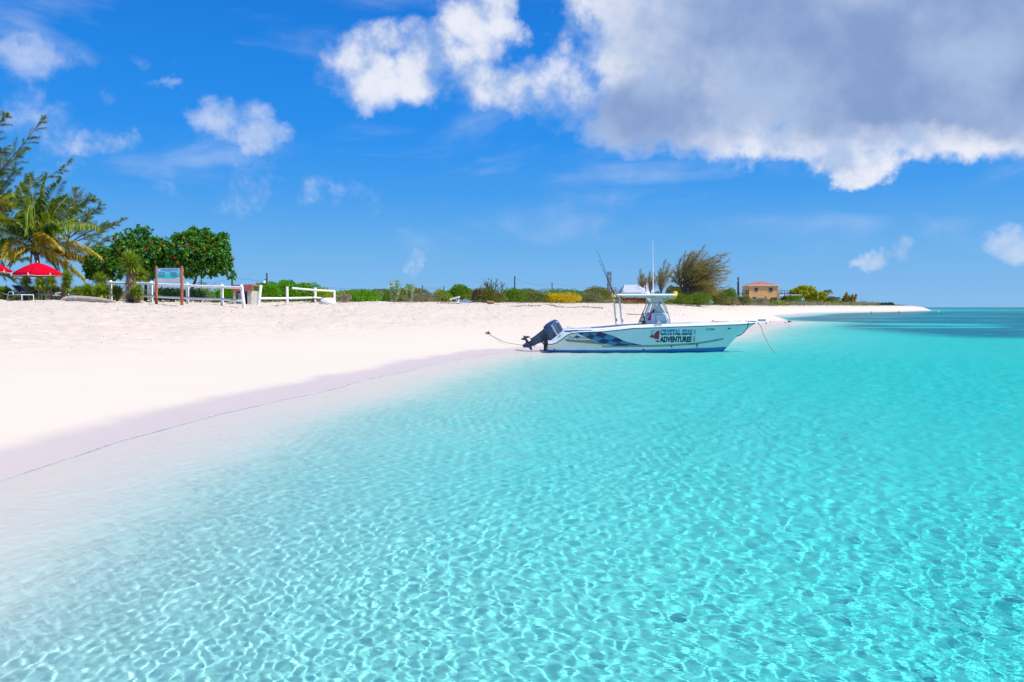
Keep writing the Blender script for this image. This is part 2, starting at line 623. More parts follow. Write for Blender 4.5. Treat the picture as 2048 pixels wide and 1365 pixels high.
def build_water():
    X, Y, Q, f = polar(angles(0.065, 36), radii([(3, .03), (12, .0026), (34, .0020), (70, .0034), (400, .015), (12000, .05)]))
    s = shore(X, Y)
    dep = np.clip(-ground(X, Y, s, False), 0, None)
    step = Q * np.where(Q < 12, .0026, np.where(Q < 34, .0020, .0034))
    Z = np.zeros_like(X)
    K = 110
    wr = np.random.default_rng(21)
    lam = np.exp(np.concatenate([wr.uniform(np.log(.062), np.log(.25), 85), wr.uniform(np.log(.30), np.log(1.2), 25)]))
    th = math.pi + 0.12 + wr.normal(0, .95, K)
    ph = wr.uniform(0, 6.28, K)
    wx = (vnoise(X, Y, .33, 31) - .5) * .5
    wy = (vnoise(X, Y, .33, 32) - .5) * .5
    act = f  # keep all faces that can be seen as water
    for l, t, p in zip(lam, th, ph):
        k = 2 * math.pi / l
        a = 0.075 * math.sqrt(2 / K) / k
        fade = np.clip((l / step - 2.8) / 2.5, 0, 1)
        Z += a * fade * np.sin(k * ((X + wx) * math.cos(t) + (Y + wy) * math.sin(t)) + p)
    gust = (0.7 + 0.6 * vnoise(X, Y, 0.16, 41)) * (1 + 0.7 * np.clip((Q - 8) / 14, 0, 1))
    Z *= np.clip(0.08 + dep / 0.16, 0, 1) * gust * np.where(Q < 14, np.clip(1.22 - 0.5 * dep, 0.7, 1), 1)
    keep = (s[f] < 2.0).any(1)
    f = f[keep]
    used = np.unique(f)
    remap = np.full(len(X), -1)
    remap[used] = np.arange(len(used))
    f = remap[f]
    me = raw_mesh('sea_water', np.stack([X, Y, Z], -1)[used], f, smooth=True)
    a = me.attributes.new('depth', 'FLOAT', 'POINT')
    a.data.foreach_set('value', dep[used].astype('f'))
    o = link('sea_water', me)
    tag(o, kind='structure')
    m, N = mat('sea_water')
    d = N.n('ShaderNodeAttribute', attribute_name='depth').outputs['Fac']
    geo = N.n('ShaderNodeNewGeometry').outputs['Position']
    # clear water over white sand: light is lost per metre of depth, red first
    kr, kg, kb = 3.5, 0.21, 0.18
    do = N.m('MAXIMUM', N.m('SUBTRACT', d, 0.045), 0.0)
    r = N.m('EXPONENT', N.m('MULTIPLY', do, -kr))
    g = N.m('EXPONENT', N.m('MULTIPLY', d, -kg))
    b = N.m('EXPONENT', N.m('MULTIPLY', d, -kb))
    tint = N.n('ShaderNodeCombineColor', {0: r, 1: g, 2: b}).outputs[0]
    rfr = N.n('ShaderNodeBsdfRefraction', {'Roughness': 0.0, 'IOR': 1.33})
    N.put(rfr.inputs['Color'], tint)
    dist = N.n('ShaderNodeVectorMath', operation='LENGTH')
    N.t.links.new(geo, dist.inputs[0])
    rip = N.n('ShaderNodeMapping', {'Vector': geo, 'Scale': (1.0, 1.4, 0)}).outputs[0]
    hb = N.m('ADD', N.m('MULTIPLY_ADD', N.noise(rip, 8.0, 3, 0.6), 0.32, N.noise(rip, 2.4, 5, 0.6, 0.4)), N.m('MULTIPLY', N.noise(rip, 0.5, 3, 0.5), 1.5))
    bump = N.n('ShaderNodeBump', {'Height': hb, 'Distance': 0.12, 'Strength': N.ss(dist.outputs['Value'], 6.0, 26.0, 0.15, 1.0)})
    N.t.links.new(bump.outputs[0], rfr.inputs['Normal'])
    gl = N.n('ShaderNodeBsdfGlossy', {'Roughness': 0.04})
    N.t.links.new(bump.outputs[0], gl.inputs['Normal'])
    fr = N.n('ShaderNodeFresnel', {'IOR': 1.33})
    N.t.links.new(bump.outputs[0], fr.inputs['Normal'])
    fac = N.m('MINIMUM', N.m('MULTIPLY', fr.outputs[0], 0.52), 0.44)
    mx = N.n('ShaderNodeMixShader', {0: fac, 1: rfr.outputs[0], 2: gl.outputs[0]})
    # thin white lace painted in to brighten the dark line at the waterline
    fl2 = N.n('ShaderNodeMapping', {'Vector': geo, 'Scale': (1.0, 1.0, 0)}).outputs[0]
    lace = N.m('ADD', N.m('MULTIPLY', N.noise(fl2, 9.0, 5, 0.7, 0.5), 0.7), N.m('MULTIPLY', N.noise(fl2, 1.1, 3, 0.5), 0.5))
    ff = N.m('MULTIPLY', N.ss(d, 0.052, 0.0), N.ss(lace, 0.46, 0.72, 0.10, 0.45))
    edge_white = N.n('ShaderNodeBsdfDiffuse', {'Color': (0.78, 0.78, 0.77, 1)})
    mx = N.n('ShaderNodeMixShader', {0: ff, 1: mx.outputs[0], 2: edge_white.outputs[0]})
    out(N, mx)
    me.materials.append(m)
    o.cycles.is_caustics_caster = True


build_ground()
build_water()

# ------------------------------------------------------------------ paints and materials of the objects
gel = simple('white_gelcoat', (0.80, 0.82, 0.83, 1), 0.25, 0.04, 1.5, coat=0.3)
alu = simple('aluminium', (0.62, 0.64, 0.66, 1), 0.3, 0.08, 12, metal=0.85)
black = simple('black_rubber', (0.015, 0.017, 0.02, 1), 0.5, 0.2, 20)
darkm = simple('dark_metal', (0.045, 0.045, 0.05, 1), 0.45, 0.3, 20)
navy = simple('navy_paint', lin(22, 42, 92), 0.35, 0.1, 5)
steelb = simple('steel_blue_paint', lin(62, 128, 172), 0.35, 0.08, 5)
olive = simple('faded_gold_paint', lin(142, 138, 104), 0.4, 0.15, 5)
inkm = simple('navy_lettering', lin(14, 34, 66), 0.4, 0.1, 5)
cyanm = simple('blue_lettering', lin(10, 120, 210), 0.4, 0.1, 5)
redm = simple('red_lettering', lin(200, 16, 50), 0.4, 0.1, 5)
rust = simple('rust', lin(150, 110, 50), 0.8, 0.3, 30)
whitepaint = simple('white_painted_wood', (0.80, 0.79, 0.76, 1), 0.6, 0.10, 5, bump=0.2)
motorm = simple('blue_grey_motor_paint', lin(58, 82, 116), 0.3, 0.10, 4, coat=0.3)
motord = simple('dull_motor_leg', lin(66, 82, 102), 0.5, 0.25, 12)
pink = simple('pink_cloth', lin(235, 40, 140), 0.8, 0.1, 10)
orange = simple('orange_foam', lin(240, 100, 30), 0.7, 0.12, 8)
yellow = simple('yellow_foam', lin(240, 190, 40), 0.7, 0.12, 8)
rope = simple('rope', lin(170, 160, 140), 0.9, 0.2, 40)
ropedark = simple('dark_rope', lin(50, 46, 48), 0.9, 0.2, 40)
redcloth = simple('red_canvas', lin(198, 0, 36), 0.9, 0.06, 3, spec=0.1)
wood = simple('stained_timber', lin(170, 90, 50), 0.7, 0.25, 7, bump=0.4)
greywood = simple('weathered_timber', lin(176, 166, 152), 0.85, 0.22, 7, bump=0.5)
bark = simple('bark', lin(120, 104, 88), 0.9, 0.28, 9, bump=0.5)
darkbark = simple('dark_bark', lin(84, 74, 66), 0.9, 0.3, 9, bump=0.5)
bluecloth = simple('blue_sling_cloth', lin(62, 88, 130), 0.8, 0.12, 6)
concrete = simple('concrete', lin(190, 182, 170), 0.85, 0.12, 4, bump=0.2)
roofred = simple('faded_red_roof', lin(178, 92, 84), 0.8, 0.15, 5, bump=0.3)
lav = simple('pale_sheet_roof', lin(176, 182, 204), 0.6, 0.06, 0.6)
ochre = simple('ochre_render', lin(222, 172, 108), 0.85, 0.08, 0.8, bump=0.2)
terracotta = simple('terracotta_roof', lin(168, 100, 80), 0.8, 0.12, 1.5, bump=0.3)
polewood = simple('pole_timber', lin(74, 66, 64), 0.9, 0.2, 3)
galv = simple('galvanised_steel', lin(128, 140, 156), 0.5, 0.1, 3, metal=0.3)
skin = simple('skin', lin(150, 100, 74), 0.55, 0.08, 6)
darkhair = simple('dark_hair', lin(30, 22, 20), 0.6, 0.2, 30)
redrash = simple('red_swim_shirt', lin(190, 30, 36), 0.7, 0.1, 6)


def glassmat():
    m, N = mat('smoked_acrylic')
    p = principled(N, lin(190, 205, 222), 0.08)
    p.inputs['Alpha'].default_value = 0.55
    out(N, p)
    return m


def windowmat():
    m, N = mat('window_glass')
    p = principled(N, (0.03, 0.045, 0.06, 1), 0.08)
    out(N, p)
    return m


acrylic = glassmat()
paneglass = windowmat()

# ------------------------------------------------------------------ the boat
BOAT = Vector((1.51, 34.3, 0.0))


def bp(px, py, Y=33.05):
    """picture place on the boat's near side -> boat x, z"""
    return ((px - 1024) * Y / FPX - BOAT.x, CAMH - (py - 615) * Y / FPX)


def bc(px, py):
    return bp(px, py, 34.3)


def curve1(pts, x):
    xs = [p[0] for p in pts]
    return float(np.interp(x, xs, [p[1] for p in pts]))


RAIL_Z = [(0, .36), (.28, .37), (.9, .81), (1.3, .85), (2.2, .88), (2.9, .95), (3.5, 1.02), (5, 1.07), (7, 1.13), (9, 1.19)]
CAP_Z = [(0, .44), (.12, .50), (.66, .97), (1.1, .98), (2.2, 1.03), (3.4, 1.14), (4.2, 1.18), (6, 1.22), (9, 1.27)]


def hb(u, B, e=2.8, stern=0.93):
    return B * (stern + (1 - stern) * min(1, u * 4)) * max(0.0, 1 - u ** e) ** 0.72


def hline(k, u):
    """hull lines, k: 0 keel, 1 bilge, 2 chine, 3 rail, 4 cap -> x, half beam, z"""
    if k == 0:
        x = 7.45 * u
        return x, 0.0, -.48 + .40 * u ** 6
    if k == 1:
        x = 7.62 * u
        return x, hb(u, 1.02, 2.2), -.04 + .06 * u ** 4
    if k == 2:
        x = 8.12 * u
        return x, hb(u, 1.16, 2.5), .20 + .03 * u + .34 * u ** 5
    if k == 3:
        x = 8.93 * u
        return x, hb(u, 1.31, 3.4), curve1(RAIL_Z, x)
    x = 8.98 * u
    return x, max(0, hb(u, 1.27, 3.4)), curve1(CAP_Z, x)


def hull_y(x, z, k0=2):
    """half beam of the topsides at boat x, z (between chine and cap)"""
    for k in (k0, 3):
        t = 0.5
        for _ in range(14):
            u = min(1, max(0, x / ((1 - t) * hline(k, 1)[0] + t * hline(k + 1, 1)[0])))
            za, zb = hline(k, u)[2], hline(k + 1, u)[2]
            t = (z - za) / max(1e-4, zb - za)
            if k == k0:
                t = max(t, -0.3)
            t = min(t, 1.3)
        if t <= 1.0 or k == 3:
            return (1 - t) * hline(k, u)[1] + t * hline(k + 1, u)[1]
    return 1.2


def poly_decal(mb, pts, mi, off=0.006, side=-1, cell=0.12):
    """a painted shape in boat x,z, laid on the hull side"""
    import bmesh
    bm = bmesh.new()
    f = bm.faces.new([bm.verts.new((x, 0, z)) for x, z in pts])
    bmesh.ops.triangulate(bm, faces=[f])
    drape(mb, bm, mi, off, side, cell)


def drape(mb, bm, mi, off, side, cell, mifun=None):
    import bmesh
    xs = [v.co.x for v in bm.verts]
    zs = [v.co.z for v in bm.verts]
    for a, lo, hi in ((0, min(xs), max(xs)), (2, min(zs), max(zs))):
        c = math.floor(lo / cell) * cell + cell
        while c < hi:
            no = (1, 0, 0) if a == 0 else (0, 0, 1)
            co = (c, 0, 0) if a == 0 else (0, 0, c)
            bmesh.ops.bisect_plane(bm, geom=bm.verts[:] + bm.edges[:] + bm.faces[:], plane_co=co, plane_no=no)
            c += cell
    bm.verts.index_update()
    vs = [(v.co.x, side * (hull_y(v.co.x, v.co.z) + off), v.co.z) for v in bm.verts]
    for fc in bm.faces:
        idx = [v.index for v in fc.verts]
        cz = sum(v.co.z for v in fc.verts) / len(idx)
        mb.add([vs[i] for i in idx], [tuple(range(len(idx)))], mifun(cz) if mifun else mi)
    bm.free()


def text_mesh(body, w, h, shear=0.0, bold=0.0, rot=0.0):
    """text as a flat bmesh in x,z fitted to w by h with its lower left at the origin"""
    import bmesh
    cu = D.curves.new('t', 'FONT')
    cu.body = body
    cu.size = 1
    cu.shear = shear
    cu.offset = bold
    cu.resolution_u = 3
    ob = D.objects.new('t', cu)
    me = ob.to_mesh()
    bm = bmesh.new()
    bm.from_mesh(me)
    ob.to_mesh_clear()
    D.objects.remove(ob)
    D.curves.remove(cu)
    for v in bm.verts:
        x, y = v.co.x, v.co.y
        if rot:
            x, y = -y, x
        v.co = (x, 0, y)
    x0 = min(v.co.x for v in bm.verts)
    x1 = max(v.co.x for v in bm.verts)
    z0 = min(v.co.z for v in bm.verts)
    z1 = max(v.co.z for v in bm.verts)
    for v in bm.verts:
        v.co.x = (v.co.x - x0) / (x1 - x0) * w
        v.co.z = (v.co.z - z0) / (z1 - z0) * h
    return bm


def boat_text(mb, body, p0, p1, mi, shear=0.0, bold=0.02, rot=0.0, mifun=None, off=0.006):
    """p0 lower left, p1 upper right in picture places"""
    x0, z0 = bp(*p0)
    x1, z1 = bp(*p1)
    bm = text_mesh(body, x1 - x0, z1 - z0, shear, bold, rot)
    for v in bm.verts:
        v.co.x += x0
        v.co.z += z0
    drape(mb, bm, mi, off, -1, 0.25, mifun)


def build_boat():
    root = thing('powerboat', 'white centre console fishing boat with blue checker stripes moored in the shallows', 'boat', BOAT)
    # hull shell
    U = [i / 56 for i in range(57)]
    hu = MB()
    sub = 3
    cols = []
    for k in range(3):
        for j in range(sub):
            cols.append((k, j / sub))
    cols.append((2, 1.0))
    for side in (-1, 1):
        vs = []
        for u in U:
            for k, t in cols:
                a, b = hline(k, u), hline(k + 1, u)
                x, y, z = [(1 - t) * a[i] + t * b[i] for i in range(3)]
                vs.append((x, side * y, z))
        n = len(cols)
        fs = [(i * n + j, i * n + j + 1, (i + 1) * n + j + 1, (i + 1) * n + j) for i in range(len(U) - 1) for j in range(n - 1)]
        hu.add(vs, fs, 0, True)
    st = [hline(k, 0) for k in range(5)]
    tr = [(0, -p[1], p[2]) for p in st[::-1]] + [(0, p[1], p[2]) for p in st[1:]]
    hu.add(tr, [tuple(range(len(tr)))], 0)
    # painted band and marks, near and far side
    top = [bp(*p) for p in ((1128, 661.3), (1150, 660.6), (1182, 660.3), (1197, 663.5), (1229, 673), (1252, 684), (1289, 692.2))]
    bot = [bp(*p) for p in ((1130, 664), (1153, 665.5), (1165, 672), (1184, 680.5), (1203, 688), (1233, 692.6), (1289, 692.9))]

    def lerp_line(L, t):
        t *= len(L) - 1
        i = min(int(t), len(L) - 2)
        q = t - i
        return ((1 - q) * L[i][0] + q * L[i + 1][0], (1 - q) * L[i][1] + q * L[i + 1][1])
    nb = 10
    for side in (-1, 1):
        for i in range(nb):
            for j in range(2):
                t0, t1 = i / nb, (i + 1) / nb
                q = []
                for a, b in ((t0, j / 2), (t0 + (t1 - t0) / 2, j / 2), (t1, j / 2), (t1, (j + 1) / 2), (t0 + (t1 - t0) / 2, (j + 1) / 2), (t0, (j + 1) / 2)):
                    A, B = lerp_line(top, a), lerp_line(bot, a)
                    q.append(((1 - b) * A[0] + b * B[0], (1 - b) * A[1] + b * B[1]))
                poly_decal(hu, q, 1 if (i + j) % 2 else 2, 0.006, side)
        for q in ([(1119.5, 670), (1127, 674), (1122, 679.5), (1114.5, 677.6)],
                  [(1130, 678.5), (1153, 681), (1182, 681), (1211, 691), (1191, 688.6), (1153, 685.5), (1133, 683.5)]):
            poly_decal(hu, [bp(*p) for p in q], 3, 0.006, side)
        # chine pinstripes
        for dz in (0.0, -0.045):
            a = [bp(px, py) for px, py in ((1205, 692.6), (1290, 692.2), (1336, 691.2), (1393, 688.4), (1422, 684.6), (1458, 678.8))]
            poly_decal(hu, [(x, z + dz + .012) for x, z in a] + [(x, z + dz - .012) for x, z in a[::-1]], 8, 0.005, side)
    # lettering of the tour company
    zc = bp(1300, 665.8)[1]

    def two(cz):
        return 5 if cz > zc else 4
    import bmesh
    for body, p0, p1, fn in (('CRYSTAL SEAS', (1321.5, 671.3), (1388, 659.6), two), ('ADVENTURES', (1321.5, 686), (1388, 673.8), None)):
        x0, z0 = bp(*p0)
        x1, z1 = bp(*p1)
        bm = text_mesh(body, x1 - x0, z1 - z0, 0, 0.055)
        for v in bm.verts:
            v.co.x += x0
            v.co.z += z0
        if fn:
            bmesh.ops.bisect_plane(bm, geom=bm.verts[:] + bm.edges[:] + bm.faces[:], plane_co=(0, 0, zc), plane_no=(0, 0, 1))
        drape(hu, bm, 4, 0.006, -1, 0.25, fn)
    # white wave line through the letters
    wv = []
    wb = []
    for i in range(25):
        px = 1321 + 68 * i / 24
        x, z = bp(px, 666.2 + 0.8 * math.sin(i * .9))
        wv.append((x, z + .012))
        wb.append((x, z - .012))
    poly_decal(hu, wv + wb[::-1], 0, 0.0085, -1, 0.5)
    boat_text(hu, 'SALT', (1390.4, 684.5), (1395.4, 673.5), 6, rot=1)
    boat_text(hu, 'CAY', (1390.4, 669.8), (1395.4, 660), 6, rot=1)
    boat_text(hu, 'FL3290AM', (1417, 661.6), (1434.5, 657.8), 4, bold=0.01)
    boat_text(hu, '2800 ELITE', (1307, 653.1), (1325, 649.7), 4, shear=0.2, bold=0.01)
    boat_text(hu, 'Pro Sports', (1137, 679.6), (1176, 673.2), 4, shear=0.35, bold=0.0)
    # leaping fish drawn over the maker's script, and a small one at the bow
    for cx, cy, s in ((1153, 674.5, 1.0), (1466.5, 658.6, .62)):
        q = [(-5, 1.2), (-3, -1.2), (0, -2.4), (.3, -4.8), (1.2, -2.4), (5, -1.5), (10, .4), (5, .8), (1.2, 1.4), (.6, 3.6), (-.6, 1.6), (-3.2, 1.4), (-6, 2.6)]
        poly_decal(hu, [bp(cx + a * s, cy + b * s) for a, b in q], 8, 0.008, -1)
    # dive mask and propeller emblem
    q = [bp(1320, 661.6)] + [bp(1320.2 - 11.5 * math.sin(R(a)), 673.8 - 12.2 * math.cos(R(a))) for a in range(8, 120, 8)] + [bp(1320, 680)]
    poly_decal(hu, q, 6)
    poly_decal(hu, [bp(*p) for p in ((1312.2, 682.6), (1316, 681.4), (1320, 682.4), (1320, 686), (1315.5, 685))], 6)
    poly_decal(hu, [bp(1305.3 + 4.4 * math.cos(R(a)), 673.8 + 2.7 * math.sin(R(a))) for a in range(0, 360, 24)], 6)
    poly_decal(hu, [bp(*p) for p in ((1304.3, 672), (1304, 667.2), (1306.4, 667.2), (1306.6, 672))], 6)
    ring = [bp(1305.2 + 2.6 * math.cos(R(a)), 663.4 + 2.0 * math.sin(R(a))) for a in range(0, 360, 20)]
    ring2 = [bp(1305.2 + 1.6 * math.cos(R(a)), 663.4 + 1.1 * math.sin(R(a))) for a in range(0, 360, 20)]
    for i in range(18):
        poly_decal(hu, [ring[i], ring[(i + 1) % 18], ring2[(i + 1) % 18], ring2[i]], 7, 0.006, -1, 1)
    poly_decal(hu, [bp(*p) for p in ((1307.6, 661.6), (1308.8, 659.4), (1309.2, 660), (1308.2, 662.6))], 7)
    # rust weeping from a fitting
    poly_decal(hu, [bp(*p) for p in ((1399.2, 690), (1402.6, 689.8), (1402.2, 696), (1401.2, 698.6), (1400.2, 696))], 9)
    for px, py in ((1401.6, 690.4), (1290, 700.2), (1110, 700.4), (1347, 694.6)):
        x, z = bp(px, py)
        y = hull_y(x, z, 1) if z < .22 else hull_y(x, z)
        hu.lathe([(0, -.03), (.035, -.03), (.035, .02), (0, .02)], 10, (x, -y, z), 8, Matrix.Rotation(R(90), 3, 'X'))
    m, N = mat('hull_paint')
    tc = N.n('ShaderNodeTexCoord').outputs['Object']
    sep = N.n('ShaderNodeSeparateXYZ', {0: tc})
    n1 = N.noise(tc, 2.0, 5, 0.6)
    white = N.ramp(n1, [(0.3, (0.70, 0.735, 0.73, 1)), (0.7, (0.79, 0.815, 0.81, 1))])
    grime = N.m('MULTIPLY', N.ss(sep.outputs[2], 0.32, 0.1), N.ss(N.noise(tc, 5.0, 5, 0.7), 0.4, 0.75, 0, 0.5))
    white = N.mix(grime, white, (0.50, 0.50, 0.40, 1))
    line = N.m('MULTIPLY_ADD', N.m('MAXIMUM', N.m('SUBTRACT', sep.outputs[0], 4.0), 0.0), 0.022, 0.115)
    line = N.m('ADD', line, N.m('MULTIPLY_ADD', n1, 0.02, -0.01))
    col = N.mix(N.m('LESS_THAN', sep.outputs[2], line), white, lin(14, 108, 184))
    p = principled(N, col, 0.25)
    out(N, p)
    hull = hu.build('hull', [m, navy, steelb, olive, inkm, cyanm, redm, simple('cyan_mark', lin(40, 170, 205)), darkm, rust], root, recalc=False)
    # deck moulding: cap, side decks, cockpit and foredeck
    dk = MB()
    for side in (-1, 1):
        vs = []
        for u in U:
            r, c = hline(3, u), hline(4, u)
            x = c[0]
            solez = max(.36 if x > .75 else .30, 0) if x < 5.6 else .36 + (c[2] - .36 + .02) * min(1, (x - 5.6) / .5)
            if x < .7:
                solez = min(solez, c[2] - .02)
            inner = max(0, c[1] - .22)
            crown = .03 if x > 6.1 else 0
            row = [(r[0], r[1] + .012, r[2] + .01), (c[0], c[1] + .004, c[2] - .03), (c[0], max(0, c[1] - .03), c[2]), (x, inner, c[2] + .005), (x, max(0, inner - .03), min(c[2], solez + .02)), (x, 0, solez + crown)]
            vs += [(a, side * b, z) for a, b, z in row]
        n = 6
        fs = [(i * n + j, i * n + j + 1, (i + 1) * n + j + 1, (i + 1) * n + j) for i in range(len(U) - 1) for j in range(n - 1)]
        dk.add(vs, fs, 0, False)
    # transom wall of the splash well
    dk.box((.78, 0, .62), (.10, 2.1, .56), 0, bevel=.03)
    dk.box((6.9, 0, 1.255), (.55, .5, .03), 0, bevel=.012)
    dk.build('deck', [gel], root)
    rr = MB()
    for side in (-1, 1):
        rr.tube([(hline(3, u)[0], side * (hline(3, u)[1] + .012), hline(3, u)[2]) for u in U], .021, 6, 0)
    rr.tube([(-.012, y, .365) for y in (-1.2, -.6, 0, .6, 1.2)], .021, 6, 0)
    rr.build('rub_rail', [black], root)
    # bow roller and grab rails
    b = MB()
    b.box((8.95, 0, 1.31), (.85, .12, .03), 0, bevel=.01)
    for s_ in (-1, 1):
        b.box((9.25, s_ * .06, 1.34), (.3, .012, .08), 0)
    b.lathe([(0, -.05), (.04, -.05), (.03, 0), (.04, .05), (0, .05)], 10, (9.36, 0, 1.35), 1, Matrix.Rotation(R(90), 3, 'X'))
    b.build('bow_roller', [alu, black], root)
    for x, y in ((8.15, -.36), (8.15, .36), (1.0, -1.1), (1.0, 1.1), (4.6, -1.16)):
        c = MB()
        z = curve1(CAP_Z, x)
        c.tube([(x - .12, y, z + .06), (x - .05, y, z + .05), (x + .05, y, z + .05), (x + .12, y, z + .06)], .012, 6)
        c.tube([(x - .04, y, z), (x - .03, y, z + .05)], .012, 6).tube([(x + .04, y, z), (x + .03, y, z + .05)], .012, 6)
        c.build('cleat', [alu], root)
    # console
    k = MB()
    pr = [bc(*p) for p in ((1284, 652), (1289, 627.5), (1310, 626), (1328, 626.5), (1334, 640), (1337, 652))]
    k.prism([(pr[0][0], .37)] + pr[1:5] + [(pr[5][0] + .02, .9), (pr[5][0] + .02, .37)], -.48, .48)
    con = k.build('console', [gel], root)
    bev = con.modifiers.new('bevel', 'BEVEL')
    bev.width = .035
    bev.segments = 2
    q = MB()
    a = [bc(*p) for p in ((1306, 630), (1324, 630), (1329, 643), (1309, 647))]
    for (x, z), (x2, z2) in zip(a, a[1:] + a[:1]):
        q.tube([(x, -.483, z), (x2, -.483, z2)], .012, 6)
    q.build('hatch', [simple('grey_trim', (.35, .36, .38, 1))], con)
    wsh = MB()
    a, b2, c2 = bc(1303, 626), bc(1312, 605), bc(1327, 626.5)
    for s_ in (-1, 1):
        wsh.prism([a, b2, c2], s_ * .47, s_ * .462)
    wsh.add([(c2[0], -.47, c2[1]), (c2[0], .47, c2[1]), (b2[0], .40, b2[1]), (b2[0], -.40, b2[1])], [(0, 1, 2, 3)])
    w = wsh.build('windscreen', [acrylic], con)
    stw = MB()
    x, z = bc(1285, 634)
    stw.tube([(x + .05 * math.cos(t) - .03, .19 * math.sin(t), z + .19 * math.cos(t)) for t in [i * math.pi / 9 for i in range(19)]], .014, 6)
    stw.tube([(x, 0, z), (x + .15, 0, z - .03)], .03, 8)
    for t in (0, 2.1, 4.2):
        stw.tube([(x, 0, z), (x - .03 + .05 * math.cos(t), .19 * math.sin(t), z + .19 * math.cos(t))], .01, 6)
    stw.build('steering_wheel', [black], con)
    thr = MB()
    x, z = bc(1308, 624.5)
    thr.box((x, -.1, z), (.35, .5, .05), 0, bevel=.02).box((x - .06, -.2, z + .06), (.08, .12, .10), 0, bevel=.02).box((x + .06, .15, z + .05), (.06, .08, .14), 0, bevel=.02)
    thr.build('instrument_pod', [darkm], con)
    # leaning post with cushion behind the console
    lp = MB()
    for y in (-.4, .4):
        lp.tube([(3.55, y, .36), (3.62, y, .95), (3.9, y, .95), (4.0, y, .36)], .02, 8)
    lp.tube([(3.62, -.4, .95), (3.62, .4, .95)], .02, 8).tube([(3.9, -.4, .95), (3.9, .4, .95)], .02, 8).tube([(3.58, -.4, .6), (3.58, .4, .6)], .016, 8)
    ls = lp.build('leaning_post', [alu], root)
    MB().box((3.75, 0, 1.0), (.36, .95, .10), 0, bevel=.04).build('cushion', [gel], ls)
    # T-top
    ht = MB()
    x0, z0 = bc(1228, 594)
    x1, z1 = bc(1343.5, 594.5)
    zt = bc(1300, 588.5)[1]
    ht.box(((x0 + x1) / 2, 0, (z0 + zt) / 2), (x1 - x0, 1.9, zt - z0 - .02), 0, bevel=.045)
    top_ = ht.build('hardtop', [gel], root)
    fr = MB()
    ze = z0
    for y in (-.62, .62):
        yo = .55 * (1 if y > 0 else -1)
        P = lambda px, py, yy: (bc(px, py)[0], yy, bc(px, py)[1])
        fr.tube([P(1280, 651, yo), P(1289, 628, yo), P(1295, 614, yo), P(1298, 603, y), P(1296, 597.5, y), P(1289, 595.5, y), P(1262, 594.8, y)], .024, 8)
        fr.tube([P(1285, 651, yo), P(1293, 630, yo), P(1300, 613, yo), P(1302.5, 596, y)], .024, 8)
        fr.tube([P(1289, 640, yo), P(1298, 620, yo), P(1305, 604, yo), P(1306, 596, y)], .020, 8)
        fr.tube([P(1335.5, 651, yo), P(1333, 634, yo), P(1326, 614, yo), P(1317, 598, y), P(1311, 595, y)], .024, 8)
        fr.tube([P(1329, 628, yo), P(1321, 611, yo), P(1313, 597, y)], .020, 8)
        fr.tube([P(1319, 603.5, yo), P(1328, 600, y), P(1338, 594.6, y)], .018, 8)
        fr.tube([P(1234, 594.2, y), P(1262, 595.6, y), P(1290, 595.2, y), P(1340, 594.6, y)], .022, 8)
    for px in (1240, 1265, 1300, 1330):
        fr.tube([(bc(px, 594.8)[0], -.8, z0 - .02), (bc(px, 594.8)[0], .8, z0 - .02)], .018, 8)
    fr.build('hardtop_frame', [alu], root)
    # rigid box under the top (radio box)
    MB().prism([bc(*p) for p in ((1295, 595), (1317, 595), (1321, 604), (1300, 604))], -.42, .42).build('radio_box', [gel], top_)
    for y in (-.9, .9):
        pole = MB()
        P = lambda px, py: (bc(px, py)[0], y * (1.0 if py < 600 else 1.08), bc(px, py)[1])
        pole.tube([P(1238.5, 655.5), P(1237.5, 648), P(1233, 594)], .026, 8)
        pole.tube([P(1235.8, 640), P(1231.5, 597)], .014, 8)
        pole.box(P(1238, 641), (.10, .07, .14), 0, bevel=.02)
        pole.box(P(1238.6, 655.8), (.14, .10, .03), 0, bevel=.01)
        pole.build('support_pole', [alu], root)
    an = MB()
    an.tube([(bc(1303, 588)[0], -.4, bc(1303, 588)[1]), (bc(1302.6, 578)[0], -.4, bc(1302.6, 578)[1]), (bc(1300.8, 484)[0], -.4, bc(1300.8, 484)[1])], [.030, .026, .012], 8)
    an.tube([(bc(1306, 588)[0], .3, bc(1306, 588)[1]), (bc(1316, 578)[0], .3, bc(1316, 578)[1])], [.016, .010], 6)
    an.build('antenna', [gel], top_)
    for y in (-.5, .1):
        spl = MB()
        x, z = bc(1279, 579)
        spl.box((x, y, z), (.34, .22, .09), 0, M=Matrix.Rotation(R(32), 3, 'Y'), bevel=.02)
        spl.tube([(x + .1, y, z), (x + .12, y, zt)], .02, 6)
        spl.box((x + .02, y - .02, z - .09), (.32, .20, .05), 0, M=Matrix.Rotation(R(32), 3, 'Y'), bevel=.01)
        spl.build('spotlight', [gel], top_)
    dm = MB()
    dm.lathe([(0, .11), (.07, .10), (.11, .05), (.12, 0), (0, 0)], 12, (bc(1296, 588)[0], .2, zt), 0)
    dm.build('gps_dome', [gel], top_)
    for y in (-.55, -.30, 0, .35):
        rh = MB()
        x, z = bc(1229, 592)
        rh.tube([(x + .03, y, z - .22), (x - .06, y, z + .14)], .028, 8)
        rh.build('rod_holder', [alu], top_)
    return root


boat = build_boat()


